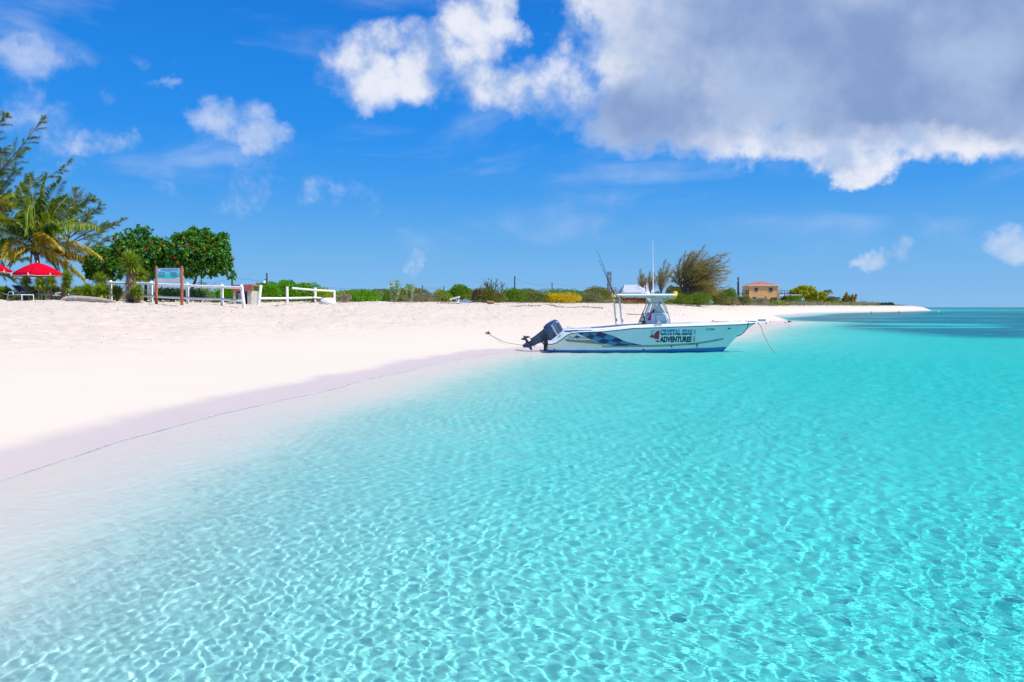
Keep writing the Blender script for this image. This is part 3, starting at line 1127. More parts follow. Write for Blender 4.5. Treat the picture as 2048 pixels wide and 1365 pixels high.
def build_outboard():
    """tilted-up outboard on the boat's transom bracket"""
    mot = link('outboard_motor', None, boat)
    mot.location = (-.08, 0, .66)
    TH = R(61)
    Mt = Matrix(((math.cos(TH), 0, math.sin(TH)), (0, 1, 0), (-math.sin(TH), 0, math.cos(TH))))
    # cowling: lofted rounded shell
    cw = MB()
    secs = [(.08, .30, .17, -.02), (.14, .36, .22, -.03), (.30, .40, .25, -.04), (.55, .40, .25, -.05), (.70, .36, .235, -.07), (.78, .28, .19, -.09), (.81, .12, .08, -.10)]
    vs = []
    n = 20
    for z, lx, ly, cx in secs:
        for k in range(n):
            t = 2 * math.pi * k / n
            ct, st_ = math.cos(t), math.sin(t)
            sx = math.copysign(abs(ct) ** .62, ct)
            sy = math.copysign(abs(st_) ** .62, st_)
            vs.append(Mt @ Vector((cx + lx * sx, ly * sy, z)))
    fs = [(i * n + k, i * n + (k + 1) % n, (i + 1) * n + (k + 1) % n, (i + 1) * n + k) for i in range(len(secs) - 1) for k in range(n)]
    fs += [tuple(range(n - 1, -1, -1)), tuple(range((len(secs) - 1) * n, len(secs) * n))]
    cw.add(vs, fs, 0, True)
    # band and lettering on the near side
    for z0, z1, mi in ((.135, .15, 1), (.60, .612, 2)):
        for s_ in (-1, 1):
            cw.add([Mt @ Vector(p) for p in ((-.36, s_ * .256, z0), (.26, s_ * .256, z0), (.26, s_ * .256, z1), (-.36, s_ * .256, z1))], [(0, 1, 2, 3)], mi)
    bm = text_mesh('YAMAHA', .52, .11, .15, .03)
    for v in bm.verts:
        p = Mt @ Vector((-.32 + v.co.x, -.262, .42 + v.co.z))
        v.co = p
    bm.verts.index_update()
    for f in bm.faces:
        cw.add([v.co.copy() for v in f.verts], [tuple(range(len(f.verts)))], 2)
    bm.free()
    cw.build('cowling', [motorm, darkm, gel], mot)
    lg = MB()

    def plate(poly, w, mi=0):
        n = len(poly)
        vs = [Mt @ Vector((x, -w * ww, z)) for x, z, ww in poly] + [Mt @ Vector((x, w * ww, z)) for x, z, ww in poly]
        fs = [tuple(range(n)), tuple(range(2 * n - 1, n - 1, -1))] + [(i, i + n, (i + 1) % n + n, (i + 1) % n) for i in range(n)]
        lg.add(vs, fs, mi)
    plate([(-.30, .10, 1), (.24, .10, 1), (.20, -.05, 1), (.13, -.38, .8), (.14, -.62, .6), (-.20, -.62, .6), (-.22, -.38, .8), (-.27, -.06, 1)], .14)
    plate([(-.34, -.60, 1), (.20, -.60, 1), (.22, -.625, 1), (-.36, -.625, 1)], .13)
    plate([(-.14, -.62, 1), (.13, -.62, 1), (.11, -.78, 1), (-.12, -.78, 1)], .045)
    lg.lathe([(0, -.28), (.05, -.24), (.075, -.10), (.078, .08), (.05, .22), (0, .30)], 14, Mt @ Vector((-.02, 0, -.80)), 0, Mt @ Matrix.Rotation(R(90), 3, 'Y'))
    plate([(-.16, -.85, 1), (.10, -.85, 1), (-.02, -1.06, .4), (-.13, -1.06, .4)], .016)
    lg.build('leg', [motord], mot)
    pr = MB()
    c = Mt @ Vector((-.34, 0, -.80))
    ax = Mt @ Matrix.Rotation(R(90), 3, 'Y')
    pr.lathe([(.02, -.12), (.05, -.08), (.055, .06), (.03, .08)], 10, c, 0, ax)
    for k in range(3):
        a = 2 * math.pi * k / 3 + .5
        bl = []
        for rr_, w_, tw in ((.045, .05, .9), (.10, .10, .75), (.15, .10, .6), (.185, .04, .5)):
            for s_ in (-1, 1):
                off = Vector((rr_ * math.cos(a) - s_ * w_ * math.sin(a) * math.cos(tw), rr_ * math.sin(a) + s_ * w_ * math.cos(a) * math.cos(tw), s_ * w_ * math.sin(tw)))
                bl.append(c + ax @ off)
        pr.add(bl, [(0, 1, 3, 2), (2, 3, 5, 4), (4, 5, 7, 6)])
    pr.build('propeller', [darkm], mot)
    br = MB()
    for y in (-.13, .13):
        br.prism([(-.10, .02), (.10, .06), (.12, -.30), (.02, -.62), (-.06, -.66), (-.05, -.30)], y - .02, y + .02)
    br.tube([(0, -.2, 0), (0, .2, 0)], .035, 10)
    br.tube([(-.02, 0, -.40), (-.26, 0, -.10)], .03, 8)
    br.box((.0, 0, -.48), (.12, .26, .30), 0, bevel=.02)
    br.build('bracket', [darkm], mot)
    hs = MB()
    hs.tube([Vector((.32, -.05, -.02)), Vector((.15, -.05, -.08)), Mt @ Vector((.22, -.05, .05))], .03, 8)
    hs.tube([Vector((.32, .05, -.02)), Vector((.12, .05, -.12)), Mt @ Vector((.20, .05, .02))], .02, 8)
    hs.build('cable_hose', [black], mot)


build_outboard()


def build_boat_gear():
    def W(x, y, z):
        return BOAT + Vector((x, y, z))
    # fishing rods standing in the holders
    tips = [((1190.5, 503), -.55, 'black fishing rod leaning furthest aft from the boat hardtop, taller of the two'), ((1194.5, 521), -.30, 'thin fishing rod beside the taller one behind the boat hardtop')]
    for (px, py), y, lab in tips:
        a = bc(1229, 594)
        t = bc(px, py)
        m0 = bc(1217, 574) if y < -.4 else bc(1219, 576)
        loc = W(a[0], y, a[1])
        r = thing('fishing_rod', lab, 'fishing rod', loc, 'fishing rods on the boat')
        Lc = lambda p: Vector((p[0] - a[0], 0, p[1] - a[1]))
        b = MB()
        p0, p1, p2 = Vector((0.05, 0, -.12)), Lc(m0), Lc(t)
        mid = p1.lerp(p2, .5) + Vector((.02, 0, .03))
        b.tube([p0, p1, mid, p2], [.016, .014, .010, .006], 6)
        for q in (.2, .4, .6, .8, 1):
            c = p1.lerp(p2, q)
            b.tube([c + Vector((-.02, 0, -.01)), c + Vector((-.045, 0, .01))], .006, 5)
        b.build('rod', [black], r)
        h = MB()
        h.tube([p0, p0.lerp(p1, .5), p1], [.024, .026, .022], 8)
        h.build('grip', [darkm], r)
        e = MB()
        c = p0.lerp(p1, .72) + Vector((-.09, 0, -.05))
        e.lathe([(0, -.06), (.05, -.06), (.05, -.045), (.03, -.04), (.03, .04), (.05, .045), (.05, .06), (0, .06)], 12, c, 0, Matrix.Rotation(R(90), 3, 'X'))
        e.box(c + Vector((.05, 0, .03)), (.06, .03, .05), 0, bevel=.01)
        e.tube([c + Vector((0, .06, 0)), c + Vector((-.07, .09, .02)), c + Vector((-.07, .13, .02))], .01, 6)
        e.build('reel', [simple('brass_reel', lin(150, 130, 96), .4, .2, 20, metal=.4)], r)
    # life jackets
    def jacket(loc, m, lab, s=1.0, rz=0.0, rx=0.0):
        t = thing('life_jacket', lab, 'life jacket', loc, 'life jackets stowed on the boat', rz)
        v = MB()
        for sy in (-1, 1):
            v.box((0, sy * .09 * s, 0), (.34 * s, .14 * s, .10 * s), 0, bevel=.04 * s, M=Matrix.Rotation(rx, 3, 'Y'))
        v.tube([Vector((.15 * s, -.1 * s, 0)), Vector((.24 * s, 0, .02)), Vector((.15 * s, .1 * s, 0))], .045 * s, 8)
        v.build('foam_panel', [m], t)
        k = MB()
        k.box((0, 0, -.012 * s), (.05 * s, .34 * s, .10 * s), 0, M=Matrix.Rotation(rx, 3, 'Y'), bevel=.01)
        k.build('strap', [black], t)
    for i, (px, py, y, lab) in enumerate(((1243, 599.5, -.5, 'orange life jacket hanging furthest aft under the boat hardtop'), (1256, 599.2, -.42, 'second orange life jacket from the stern under the boat hardtop'),
                                          (1268, 600, -.5, 'third orange life jacket from the stern under the boat hardtop'), (1280, 601.2, -.35, 'orange life jacket nearest the console under the boat hardtop'))):
        x, z = bc(px, py)
        jacket(W(x, y, z), orange, lab, .95, 0.3 * i, R(20 - 14 * i))
    x, z = bc(1225.5, 597)
    jacket(W(x - .02, -.75, z), yellow, 'faded yellow life jacket tied to the aft corner of the hardtop', .9, 0, R(70))
    x, z = bc(1346, 592)
    fb = thing('float_bag', 'bright yellow throw bag tied at the forward edge of the hardtop', 'throw bag', W(x, -.3, z))
    q = MB()
    q.lathe([(0, -.16), (.09, -.14), (.11, 0), (.10, .12), (.04, .17), (0, .18)], 12, (0, 0, .02), 0, Matrix.Rotation(R(25), 3, 'Y'))
    q.box((-.06, .1, -.08), (.22, .14, .12), 0, bevel=.04)
    q.build('bag', [yellow], fb)
    MB().tube([(-.1, 0, .05), (-.2, 0, .12), (.02, 0, .2)], .012, 6).build('cord', [rope], fb)
    # pink towel on the console side
    x, z = bc(1295, 633)
    v = []
    f = []
    for i in range(9):
        for j in range(13):
            v.append(((i / 8 - .5) * .17 * (1 - .3 * j / 12), -.51 - .018 * math.sin(i * 1.9 + j * .3), -j / 12 * .34 + .17))
    for i in range(8):
        for j in range(12):
            f.append((i * 13 + j, i * 13 + j + 1, (i + 1) * 13 + j + 1, (i + 1) * 13 + j))
    o = MB().add(v, f, 0, True).build('towel', [pink])
    o.location = W(x, 0, z)
    so_ = o.modifiers.new('s', 'SOLIDIFY')
    so_.thickness = .02
    tag(o, 'bright pink towel hanging over the side of the boat console', 'towel')
    # black drill / gear by the helm
    x, z = bc(1283, 645)
    g = thing('dive_gear', 'black dive regulator and hoses hanging beside the helm', 'dive gear', W(x, -.62, z))
    q = MB()
    q.tube([(.05, 0, .2), (0, 0, .1), (-.04, -.03, -.02), (.02, -.03, -.14), (0, 0, -.2)], .03, 8)
    q.tube([(0, 0, .05), (-.10, -.02, .02), (-.2, -.02, .04)], .02, 8)
    q.build('hose', [black], g)
    q = MB()
    q.lathe([(0, -.05), (.07, -.04), (.07, .04), (0, .05)], 12, (0, -.04, .02), 0, Matrix.Rotation(R(80), 3, 'X'))
    q.box((.02, -.02, -.12), (.10, .07, .09), 0, bevel=.02)
    q.build('regulator', [darkm], g)
    # anchor lying on the foredeck
    x0, z0 = bc(1427, 646)
    an = thing('anchor', 'dark iron anchor lying on the white foredeck', 'anchor', W(x0, -.15, 1.245))
    q = MB()
    q.tube([(0, 0, .03), (.62, 0, .03)], .018, 8)
    q.tube([(-.02, 0, .10), (-.14, .03, .02), (.1, .12, .02)], .018, 6)
    q.tube([(-.02, 0, .10), (-.14, -.03, .02), (.1, -.12, .02)], .018, 6)
    q.build('shank', [simple('rusty_iron', lin(96, 62, 50), .8, .3, 20)], an)
    # ropes
    def ropeobj(name, pts, r, m, lab, cat='rope'):
        P = [Vector(p) for p in pts]
        L = []
        for i in range(len(P) - 1):
            a, b, c, d = P[max(i - 1, 0)], P[i], P[i + 1], P[min(i + 2, len(P) - 1)]
            for k in range(6):
                t = k / 6
                L.append(.5 * ((2 * b) + (c - a) * t + (2 * a - 5 * b + 4 * c - d) * t * t + (3 * b - a - 3 * c + d) * t ** 3))
        L.append(P[-1])
        o = MB().tube([q - P[0] for q in L], r, 6).build(name, [m])
        o.location = P[0]
        tag(o, lab, cat)
    ropeobj('bow_line', [at(1515, 645.5, 34.3), at(1522, 654, 34.1), at(1529, 672, 33.6), at(1539, 690, 32.9), at(1550, 705.5, 32.1)], .018, rope, 'pale bow mooring line dropping from the roller into the water')
    ropeobj('black_line', [at(1496.5, 646, 34.0), at(1495, 655, 33.8), at(1489, 664, 33.7), at(1481, 670.5, 33.6), at(1474, 673, 33.6)], .02, ropedark, 'short black line hanging in a loop below the bow')
    ropeobj('stern_line', [tuple(on(978, 39.0, .02)), tuple(on(990, 38.0, .02)), at(1006, 683.5, 36.4), at(1025, 688, 35.4), at(1049, 690.5, 34.6), at(1090, 684, 34.3), (BOAT.x + .7, 33.3, .93)], .009, ropedark, 'dark stern line running from the transom to the beach')
    st = on(976, 39.2)
    o = MB()
    for k in range(5):
        a = k * 1.26
        o.tube([(0, 0, 0), (.09 * math.cos(a), .09 * math.sin(a), .06 + .02 * k), (.16 * math.cos(a + .3), .16 * math.sin(a + .3), .02)], [.03, .025, .01], 6)
    o = o.build('seaweed_clump', [darkbark])
    o.location = st
    tag(o, 'dark seaweed clump washed up beside the stern line', 'seaweed')


build_boat_gear()

# ------------------------------------------------------------------ leaves and plants
def V(a):
    return np.asarray(a, float)


def unit(a):
    return a / np.maximum(1e-9, np.linalg.norm(a, axis=-1, keepdims=True))


def leaf_mesh(name, P, A, L, W, mats, mi=None, up=None, fold=0.25, tri=False, sag=0.0):
    """P base points, A directions, L lengths, W widths: one folded leaf blade each (2 quads, or one thin triangle)"""
    n = len(P)
    A = unit(A)
    L = np.broadcast_to(V(L), (n,))[:, None]
    W = np.broadcast_to(V(W), (n,))[:, None]
    if up is None:
        up = unit(rng.normal(size=(n, 3)) + [0, 0, .6])
    S = unit(np.cross(A, up))
    Nn = np.cross(S, A)
    if tri:
        v = np.stack([P - S * W / 2, P + S * W / 2, P + A * L - [0, 0, 1] * (L * sag)], 1).reshape(-1, 3)
        f = np.arange(3 * n).reshape(n, 3)
        return raw_mesh(name, v, f, mats, mi)
    tip = P + A * L - np.array([0, 0, 1.]) * (L * sag)
    mid = P + A * L * .5
    v = np.stack([P, mid - S * W / 2 + Nn * W * fold, mid, mid + S * W / 2 + Nn * W * fold, tip], 1).reshape(-1, 3)
    b = np.arange(n)[:, None] * 5
    f = np.concatenate([b + [0, 1, 4, 2], b + [0, 2, 4, 3]], 0)
    if mi is not None:
        mi = np.concatenate([mi, mi])
    return raw_mesh(name, v, f, mats, mi)


def lumpy(n, rx, ry, h, lumps=5, lo=.55, seed=0, flat=0.0):
    """points through the outer shell of a dome made of several lumps, with outward normals"""
    r = np.random.default_rng(seed + 101)
    C = []
    for i in range(lumps):
        a = r.uniform(0, 6.28)
        q = r.uniform(.15, .72)
        s = r.uniform(.42, .72)
        C.append((math.cos(a) * q * rx, math.sin(a) * q * ry, r.uniform(.05, 1 - s) * h, s))
    C.append((0, 0, 0, .85))
    k = r.integers(0, len(C), n)
    C = V(C)
    d = unit(r.normal(size=(n, 3)))
    d[:, 2] = np.abs(d[:, 2]) * (1 - flat) + flat * d[:, 2]
    q = lo + (1 - lo) * r.uniform(0, 1, n) ** .5
    s = C[k, 3]
    P = C[k, :3] + d * np.stack([s * rx, s * ry, s * h], 1) * q[:, None]
    P[:, 2] = np.maximum(P[:, 2], .02)
    return P, d


GREEN = [lin(30, 82, 14), lin(60, 124, 18), lin(90, 150, 24), lin(44, 100, 16)]
lm_bright = leafmat('bright_green_leaf', [lin(58, 116, 6), lin(96, 164, 10), lin(128, 186, 22), lin(74, 140, 8), lin(150, 196, 40)])
lm_yellow = leafmat('yellow_green_leaf', [lin(150, 170, 14), lin(196, 200, 26), lin(120, 150, 12), lin(222, 196, 30), lin(96, 140, 14)])
lm_gold = leafmat('golden_leaf', [lin(200, 190, 10), lin(240, 206, 12), lin(244, 170, 20), lin(170, 180, 14)])
lm_dark = leafmat('dark_green_leaf', [lin(26, 80, 18), lin(48, 116, 28), lin(84, 150, 44), lin(34, 92, 22), lin(120, 168, 60), lin(60, 128, 34), lin(150, 180, 50)], trans=.28)
lm_olive = leafmat('olive_leaf', [lin(86, 104, 34), lin(120, 134, 44), lin(104, 116, 50), lin(144, 150, 60), lin(70, 92, 30)])
lm_grey = leafmat('grey_green_leaf', [lin(120, 132, 104), lin(150, 154, 128), lin(104, 116, 96), lin(164, 160, 140)])
lm_dry = leafmat('dry_leaf', [lin(150, 124, 92), lin(176, 150, 118), lin(122, 96, 72), lin(190, 166, 136)], trans=.1)
lm_cas = leafmat('casuarina_needle', [lin(92, 120, 52), lin(124, 144, 66), lin(74, 104, 50), lin(148, 156, 74)], trans=.25)
lm_casb = leafmat('windburnt_needle', [lin(160, 144, 66), lin(194, 160, 72), lin(142, 144, 66), lin(124, 124, 62), lin(206, 164, 80)], trans=.25)
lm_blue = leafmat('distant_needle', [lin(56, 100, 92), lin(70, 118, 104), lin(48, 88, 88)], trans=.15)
lm_palm = leafmat('palm_leaflet', [lin(60, 104, 16), lin(104, 134, 22), lin(140, 158, 32), lin(44, 82, 16), lin(170, 174, 48)], trans=.35)
lm_palmy = leafmat('yellowed_palm_leaflet', [lin(190, 176, 44), lin(214, 190, 60), lin(160, 164, 34), lin(200, 160, 60), lin(130, 144, 30)], trans=.35)
lm_dead = leafmat('dead_frond', [lin(150, 104, 70), lin(120, 78, 52), lin(176, 136, 92)], trans=.1)
lm_yucca = leafmat('yucca_blade', [lin(120, 150, 34), lin(160, 180, 52), lin(92, 128, 30), lin(190, 196, 80)], trans=.2)
lm_pale = leafmat('milkweed_leaf', [lin(140, 168, 110), lin(168, 190, 132), lin(110, 146, 84), lin(190, 200, 160)], trans=.2)
flowerm = leafmat('orange_flower', [lin(240, 70, 20), lin(250, 96, 40), lin(226, 40, 40)], trans=.2, tint=(1.1, .9, .8, 1))


def bush(name, label, loc, rx, ry, h, n, leaf, m, cat='bush', group=None, lumps=6, seed=0, width=.5, stems=6, stemmat=None, sag=.1, m2=None, f2=0.0, upb=.5, part='foliage'):
    t = thing(name, label, cat, loc, group)
    P, d = lumpy(n, rx, ry, h, lumps, .6, seed)
    A = d + rng.normal(size=(n, 3)) * .6 + [0, 0, upb]
    L = leaf * rng.uniform(.6, 1.25, n)
    mats = [m] + ([m2] if m2 else [])
    mi = (rng.uniform(0, 1, n) < f2).astype(int) if m2 else None
    link(part, leaf_mesh(part, P, A, L, L * width, mats, mi, sag=sag), t)
    b = MB()
    for i in range(stems):
        a = i * 6.28 / stems + seed
        q = .25 + .5 * random.random()
        b.tube([(0.1 * math.cos(a), .1 * math.sin(a), -.1), (q * rx * .5 * math.cos(a), q * ry * .5 * math.sin(a), h * .35), (q * rx * math.cos(a), q * ry * math.sin(a), h * .8)], [.03, .02, .008], 5)
    b.build('stems', [stemmat or bark], t)
    return t


def twig_bush(name, label, loc, rx, ry, h, n, m=None, leafm=None, nl=0, seed=0, cat='shrub', lean=0.0, tw=.012, group=None):
    """open scrub: many thin upright twigs, with sparse small leaves"""
    t = thing(name, label, cat, loc, group)
    r = random.Random(seed)
    b = MB()
    tips = []
    for i in range(n):
        a = r.uniform(0, 6.28)
        q = r.uniform(0, 1) ** .6
        x, y = q * rx * math.cos(a), q * ry * math.sin(a)
        hh = h * (1 - .45 * q * q) * r.uniform(.6, 1)
        p0 = Vector((x * .35, y * .35, -.05))
        p1 = Vector((x * .8 + lean * hh * .3, y * .8, hh * .5))
        p2 = Vector((x + r.uniform(-.15, .15) + lean * hh, y, hh))
        b.tube([p0, p1, p2], [tw * 1.4, tw, tw * .35], 3, cap=False)
        tips += [(p1, p2)]
        for _ in range(2):
            s = r.uniform(.3, .9)
            c = p1.lerp(p2, s)
            e = c + Vector((r.uniform(-.3, .3) + lean * .3, r.uniform(-.3, .3), r.uniform(.15, .4))) * min(1, h * .7)
            b.tube([c, e], [tw * .6, tw * .25], 3, cap=False)
            tips.append((c, e))
    b.build('twigs', [m or bark], t)
    if leafm and nl:
        k = rng.integers(0, len(tips), nl)
        T0 = V([tuple(a) for a, _ in tips])[k]
        T1 = V([tuple(a) for _, a in tips])[k]
        q = rng.uniform(.1, 1, (nl, 1))
        P = T0 * (1 - q) + T1 * q
        A = unit(T1 - T0) + rng.normal(size=(nl, 3)) * .6
        L = rng.uniform(.05, .11, nl) * (1.0 if h < 2 else 1.5)
        link('foliage', leaf_mesh('foliage', P, A, L, L * .35, [leafm], tri=True), t)
    return t


def bez(p0, p1, p2, n):
    return [p0.lerp(p1, i / n).lerp(p1.lerp(p2, i / n), i / n) for i in range(n + 1)]


def needle_tree(name, label, loc, boughs, m, trunk, needles=26000, nl=.26, nw=.022, side=1.3, droop=.35, cat='casuarina tree', rs=1.0, wind=(0.5, 0, 0), seed=1, bk=None, clump=.5):
    """casuarina: boughs given as lists of points; feathery drooping sprays on side twigs"""
    t = thing(name, label, cat, loc)
    r = random.Random(seed)
    tb = MB()
    for P, rad in trunk:
        tb.tube(P, rad, 8)
    tb.build('trunk', [bk or bark], t)
    bb = MB()
    segs = []
    w = Vector(wind)
    for P in boughs:
        L = bez(*P, 10) if len(P) == 3 else P
        length = sum((L[i + 1] - L[i]).length for i in range(len(L) - 1))
        bb.tube(L, [(.055 - .046 * i / (len(L) - 1)) * rs for i in range(len(L))], 5, cap=False)
        for i in range(1, len(L)):
            q = i / (len(L) - 1)
            if q < .25:
                continue
            d = (L[i] - L[i - 1]).normalized()
            for _ in range(3):
                o = d.cross(Vector((r.uniform(-1, 1), r.uniform(-1, 1), r.uniform(-1, 1)))).normalized()
                sl = side * (1.15 - q * .85) * r.uniform(.4, 1)
                c = L[i - 1].lerp(L[i], r.random())
                e = c + (d * .75 + o * .7 + w * .5 + Vector((0, 0, .1))) * sl
                mid = c.lerp(e, .5) + Vector((0, 0, .06 * sl))
                bb.tube([c, mid, e], [.014 * rs, .01 * rs, .004 * rs], 3, cap=False)
                segs += [(c, mid), (mid, e), (mid, e)]
            segs.append((L[i - 1], L[i]))
    bb.build('branches', [bk or bark], t)
    K = len(segs)
    k = rng.integers(0, K, needles)
    T0 = V([tuple(a) for a, _ in segs])[k]
    T1 = V([tuple(b) for _, b in segs])[k]
    q = rng.uniform(0, 1, (needles, 1))
    # needles gather in tufts along the twigs
    q = q * (1 - clump) + clump * (np.floor(q * 3) + .5) / 3
    P = T0 * (1 - q) + T1 * q + rng.normal(size=(needles, 3)) * .035
    A = unit(T1 - T0) * .8 + rng.normal(size=(needles, 3)) * .45 + V(wind) * .45 + [0, 0, -droop]
    L = nl * rng.uniform(.5, 1.2, needles)
    link('needles', leaf_mesh('needles', P, A, L, nw, [m], tri=True, sag=.15), t)
    return t


# ------------------------------------------------------------------ left: the casuarinas behind the palm
def build_casuarinas():
    Y = 53.0
    base = Vector((AX(-70, Y), Y, gz(AX(-70, Y), Y)))
    L = lambda px, py, dy=0.0: at(px, py, Y + dy) - base
    tr = [([Vector((0, 0, -.2)), L(-62, 520), L(-50, 430), L(-44, 340), L(-50, 250)], [.30, .24, .18, .12, .05])]
    bo = []
    spec = [((-50, 400), (30, 330), (104, 232)), ((-46, 330), (-10, 260), (26, 236)), ((-50, 430), (40, 400), (152, 326)), ((-55, 460), (10, 420), (70, 352)),
            ((-50, 390), (10, 350), (60, 300)), ((-55, 440), (0, 410), (84, 400)), ((-58, 480), (0, 450), (60, 440)), ((-50, 360), (-20, 320), (20, 300)),
            ((-58, 470), (40, 440), (120, 400)), ((-60, 500), (0, 500), (50, 520)), ((-48, 350), (-70, 280), (-60, 210)), ((-50, 400), (-100, 340), (-130, 300)),
            ((-60, 500), (10, 480), (90, 470)), ((-62, 520), (-10, 540), (30, 560)), ((-50, 440), (20, 370), (40, 340)), ((-50, 420), (-10, 380), (10, 350)),
            ((-50, 430), (-10, 410), (30, 390)), ((-55, 450), (-5, 440), (40, 410))]
    for i, (a, b, c) in enumerate(spec):
        dy = ((i * 37) % 11 - 5) * .35
        bo.append((L(*a), L(*b, dy * .5), L(*c, dy)))
    needle_tree('casuarina_tree', 'tall casuarina with long feathery boughs sweeping up above the coconut palm', base, bo, lm_cas, tr, 60000, nl=.24, nw=.013, side=1.5, droop=.35, wind=(.55, 0, .05), seed=3)
    Y = 58.0
    base = Vector((AX(128, Y), Y, gz(AX(128, Y), Y)))
    tr = [([Vector((0, 0, -.2)), L(134, 540), L(140, 480), L(150, 420), L(157, 385)], [.16, .13, .10, .06, .02])]
    bo = []
    spec = [((138, 490), (200, 470), (252, 440)), ((142, 470), (180, 440), (206, 412)), ((146, 440), (160, 410), (158, 376)), ((148, 430), (170, 400), (192, 400)),
            ((140, 480), (120, 440), (112, 410)), ((136, 510), (180, 500), (222, 480)), ((138, 500), (100, 470), (90, 440)), ((136, 520), (190, 520), (215, 510)),
            ((142, 465), (150, 430), (140, 398)), ((140, 490), (190, 455), (225, 452)), ((134, 530), (100, 520), (80, 500)), ((138, 480), (170, 460), (180, 430))]
    for i, (a, b, c) in enumerate(spec):
        dy = ((i * 37) % 11 - 5) * .3
        bo.append((L(*a), L(*b, dy * .5), L(*c, dy)))
    needle_tree('casuarina_tree', 'smaller wispy casuarina between the coconut palm and the flowering tree', base, bo, lm_cas, tr, 30000, nl=.24, nw=.013, side=1.35, droop=.3, wind=(.5, 0, .05), seed=5)


build_casuarinas()


# ------------------------------------------------------------------ coconut palms
def frond_mesh(P0, P1, P2, nleaf=64, ll=.62, width=.045, droop=.5, twist=0.0, seed=0):
    """leaflets along an arched rachis; returns arrays for leaf_mesh and the rachis points"""
    r = np.random.default_rng(seed)
    R_ = bez(P0, P1, P2, 18)
    rp = V([tuple(p) for p in R_])
    P, A, L = [], [], []
    for s in (-1, 1):
        for i in range(nleaf):
            q = .16 + .84 * i / nleaf
            f = q * 18
            j = min(int(f), 17)
            p = rp[j] * (1 - (f - j)) + rp[j + 1] * (f - j)
            d = unit(rp[j + 1] - rp[j])
            sd = unit(np.cross(d, [0, 0, 1.0]) + 1e-6)
            upv = np.cross(sd, d)
            shape = math.sin(min(1, (q - .08) * 1.25) * math.pi * .78 + .25)
            ll_ = ll * max(.25, shape) * r.uniform(.85, 1.1)
            fi = twist + .25 * math.sin(q * 3)
            a = d * (.45 + .5 * q) + (sd * math.cos(fi) + upv * math.sin(fi)) * s * 1.1 + upv * .1 - np.array([0, 0, droop]) + r.normal(size=3) * .08
            P.append(p)
            A.append(a)
            L.append(ll_)
    return V(P), V(A), V(L), R_


def build_palm(name, label, base, crown, fronds, seed=0, dead=()):
    t = thing(name, label, 'palm tree', base)
    c = crown - base
    tb = MB()
    L = bez(Vector((0, 0, -.2)), Vector((c.x * .2, 0, c.z * .5)), c - Vector((0, 0, .15)), 14)
    tb.tube(L, [.20 - .07 * min(1, i / 9) + (.012 if i % 2 else 0) for i in range(15)], 10)
    tb.build('trunk', [bark], t)
    hb_ = MB()
    for k in range(14):
        a = k * 2.4
        hb_.tube([c + Vector((.08 * math.cos(a), .08 * math.sin(a), -.25)), c + Vector((.20 * math.cos(a), .20 * math.sin(a), -.05)), c + Vector((.34 * math.cos(a), .34 * math.sin(a), .10))], [.05, .045, .01], 5, flat=.5)
    hb_.build('leaf_bases', [darkbark], t)
    for i, (p1, p2, kind, ll, dr) in enumerate(fronds):
        P, A, Ln, R_ = frond_mesh(c.copy(), p1 - base, p2 - base, 90, ll * 1.25, .045, dr * .8, (1.0, -0.8, .6, 1.25)[i % 4], seed * 40 + i)
        m = {'g': lm_palm, 'y': lm_palmy, 'd': lm_dead}[kind]
        up = unit(rng.normal(size=(len(P), 3)) * .25 + [0, 0, 1])
        me = leaf_mesh('frond', P, A, Ln, .085, [m], up=up, sag=.16, fold=.2)
        f = link('frond', me, t)
        b = MB()
        b.tube(R_, [.032 - .026 * j / 18 for j in range(19)], 5, cap=False)
        b.build('rachis', [simple('palm_rachis_' + kind, lin(176, 170, 70) if kind != 'd' else lin(150, 110, 70), .5, .1, 5)] if ('palm_rachis_' + kind) not in MATS else [MATS['palm_rachis_' + kind]], f)
    return t


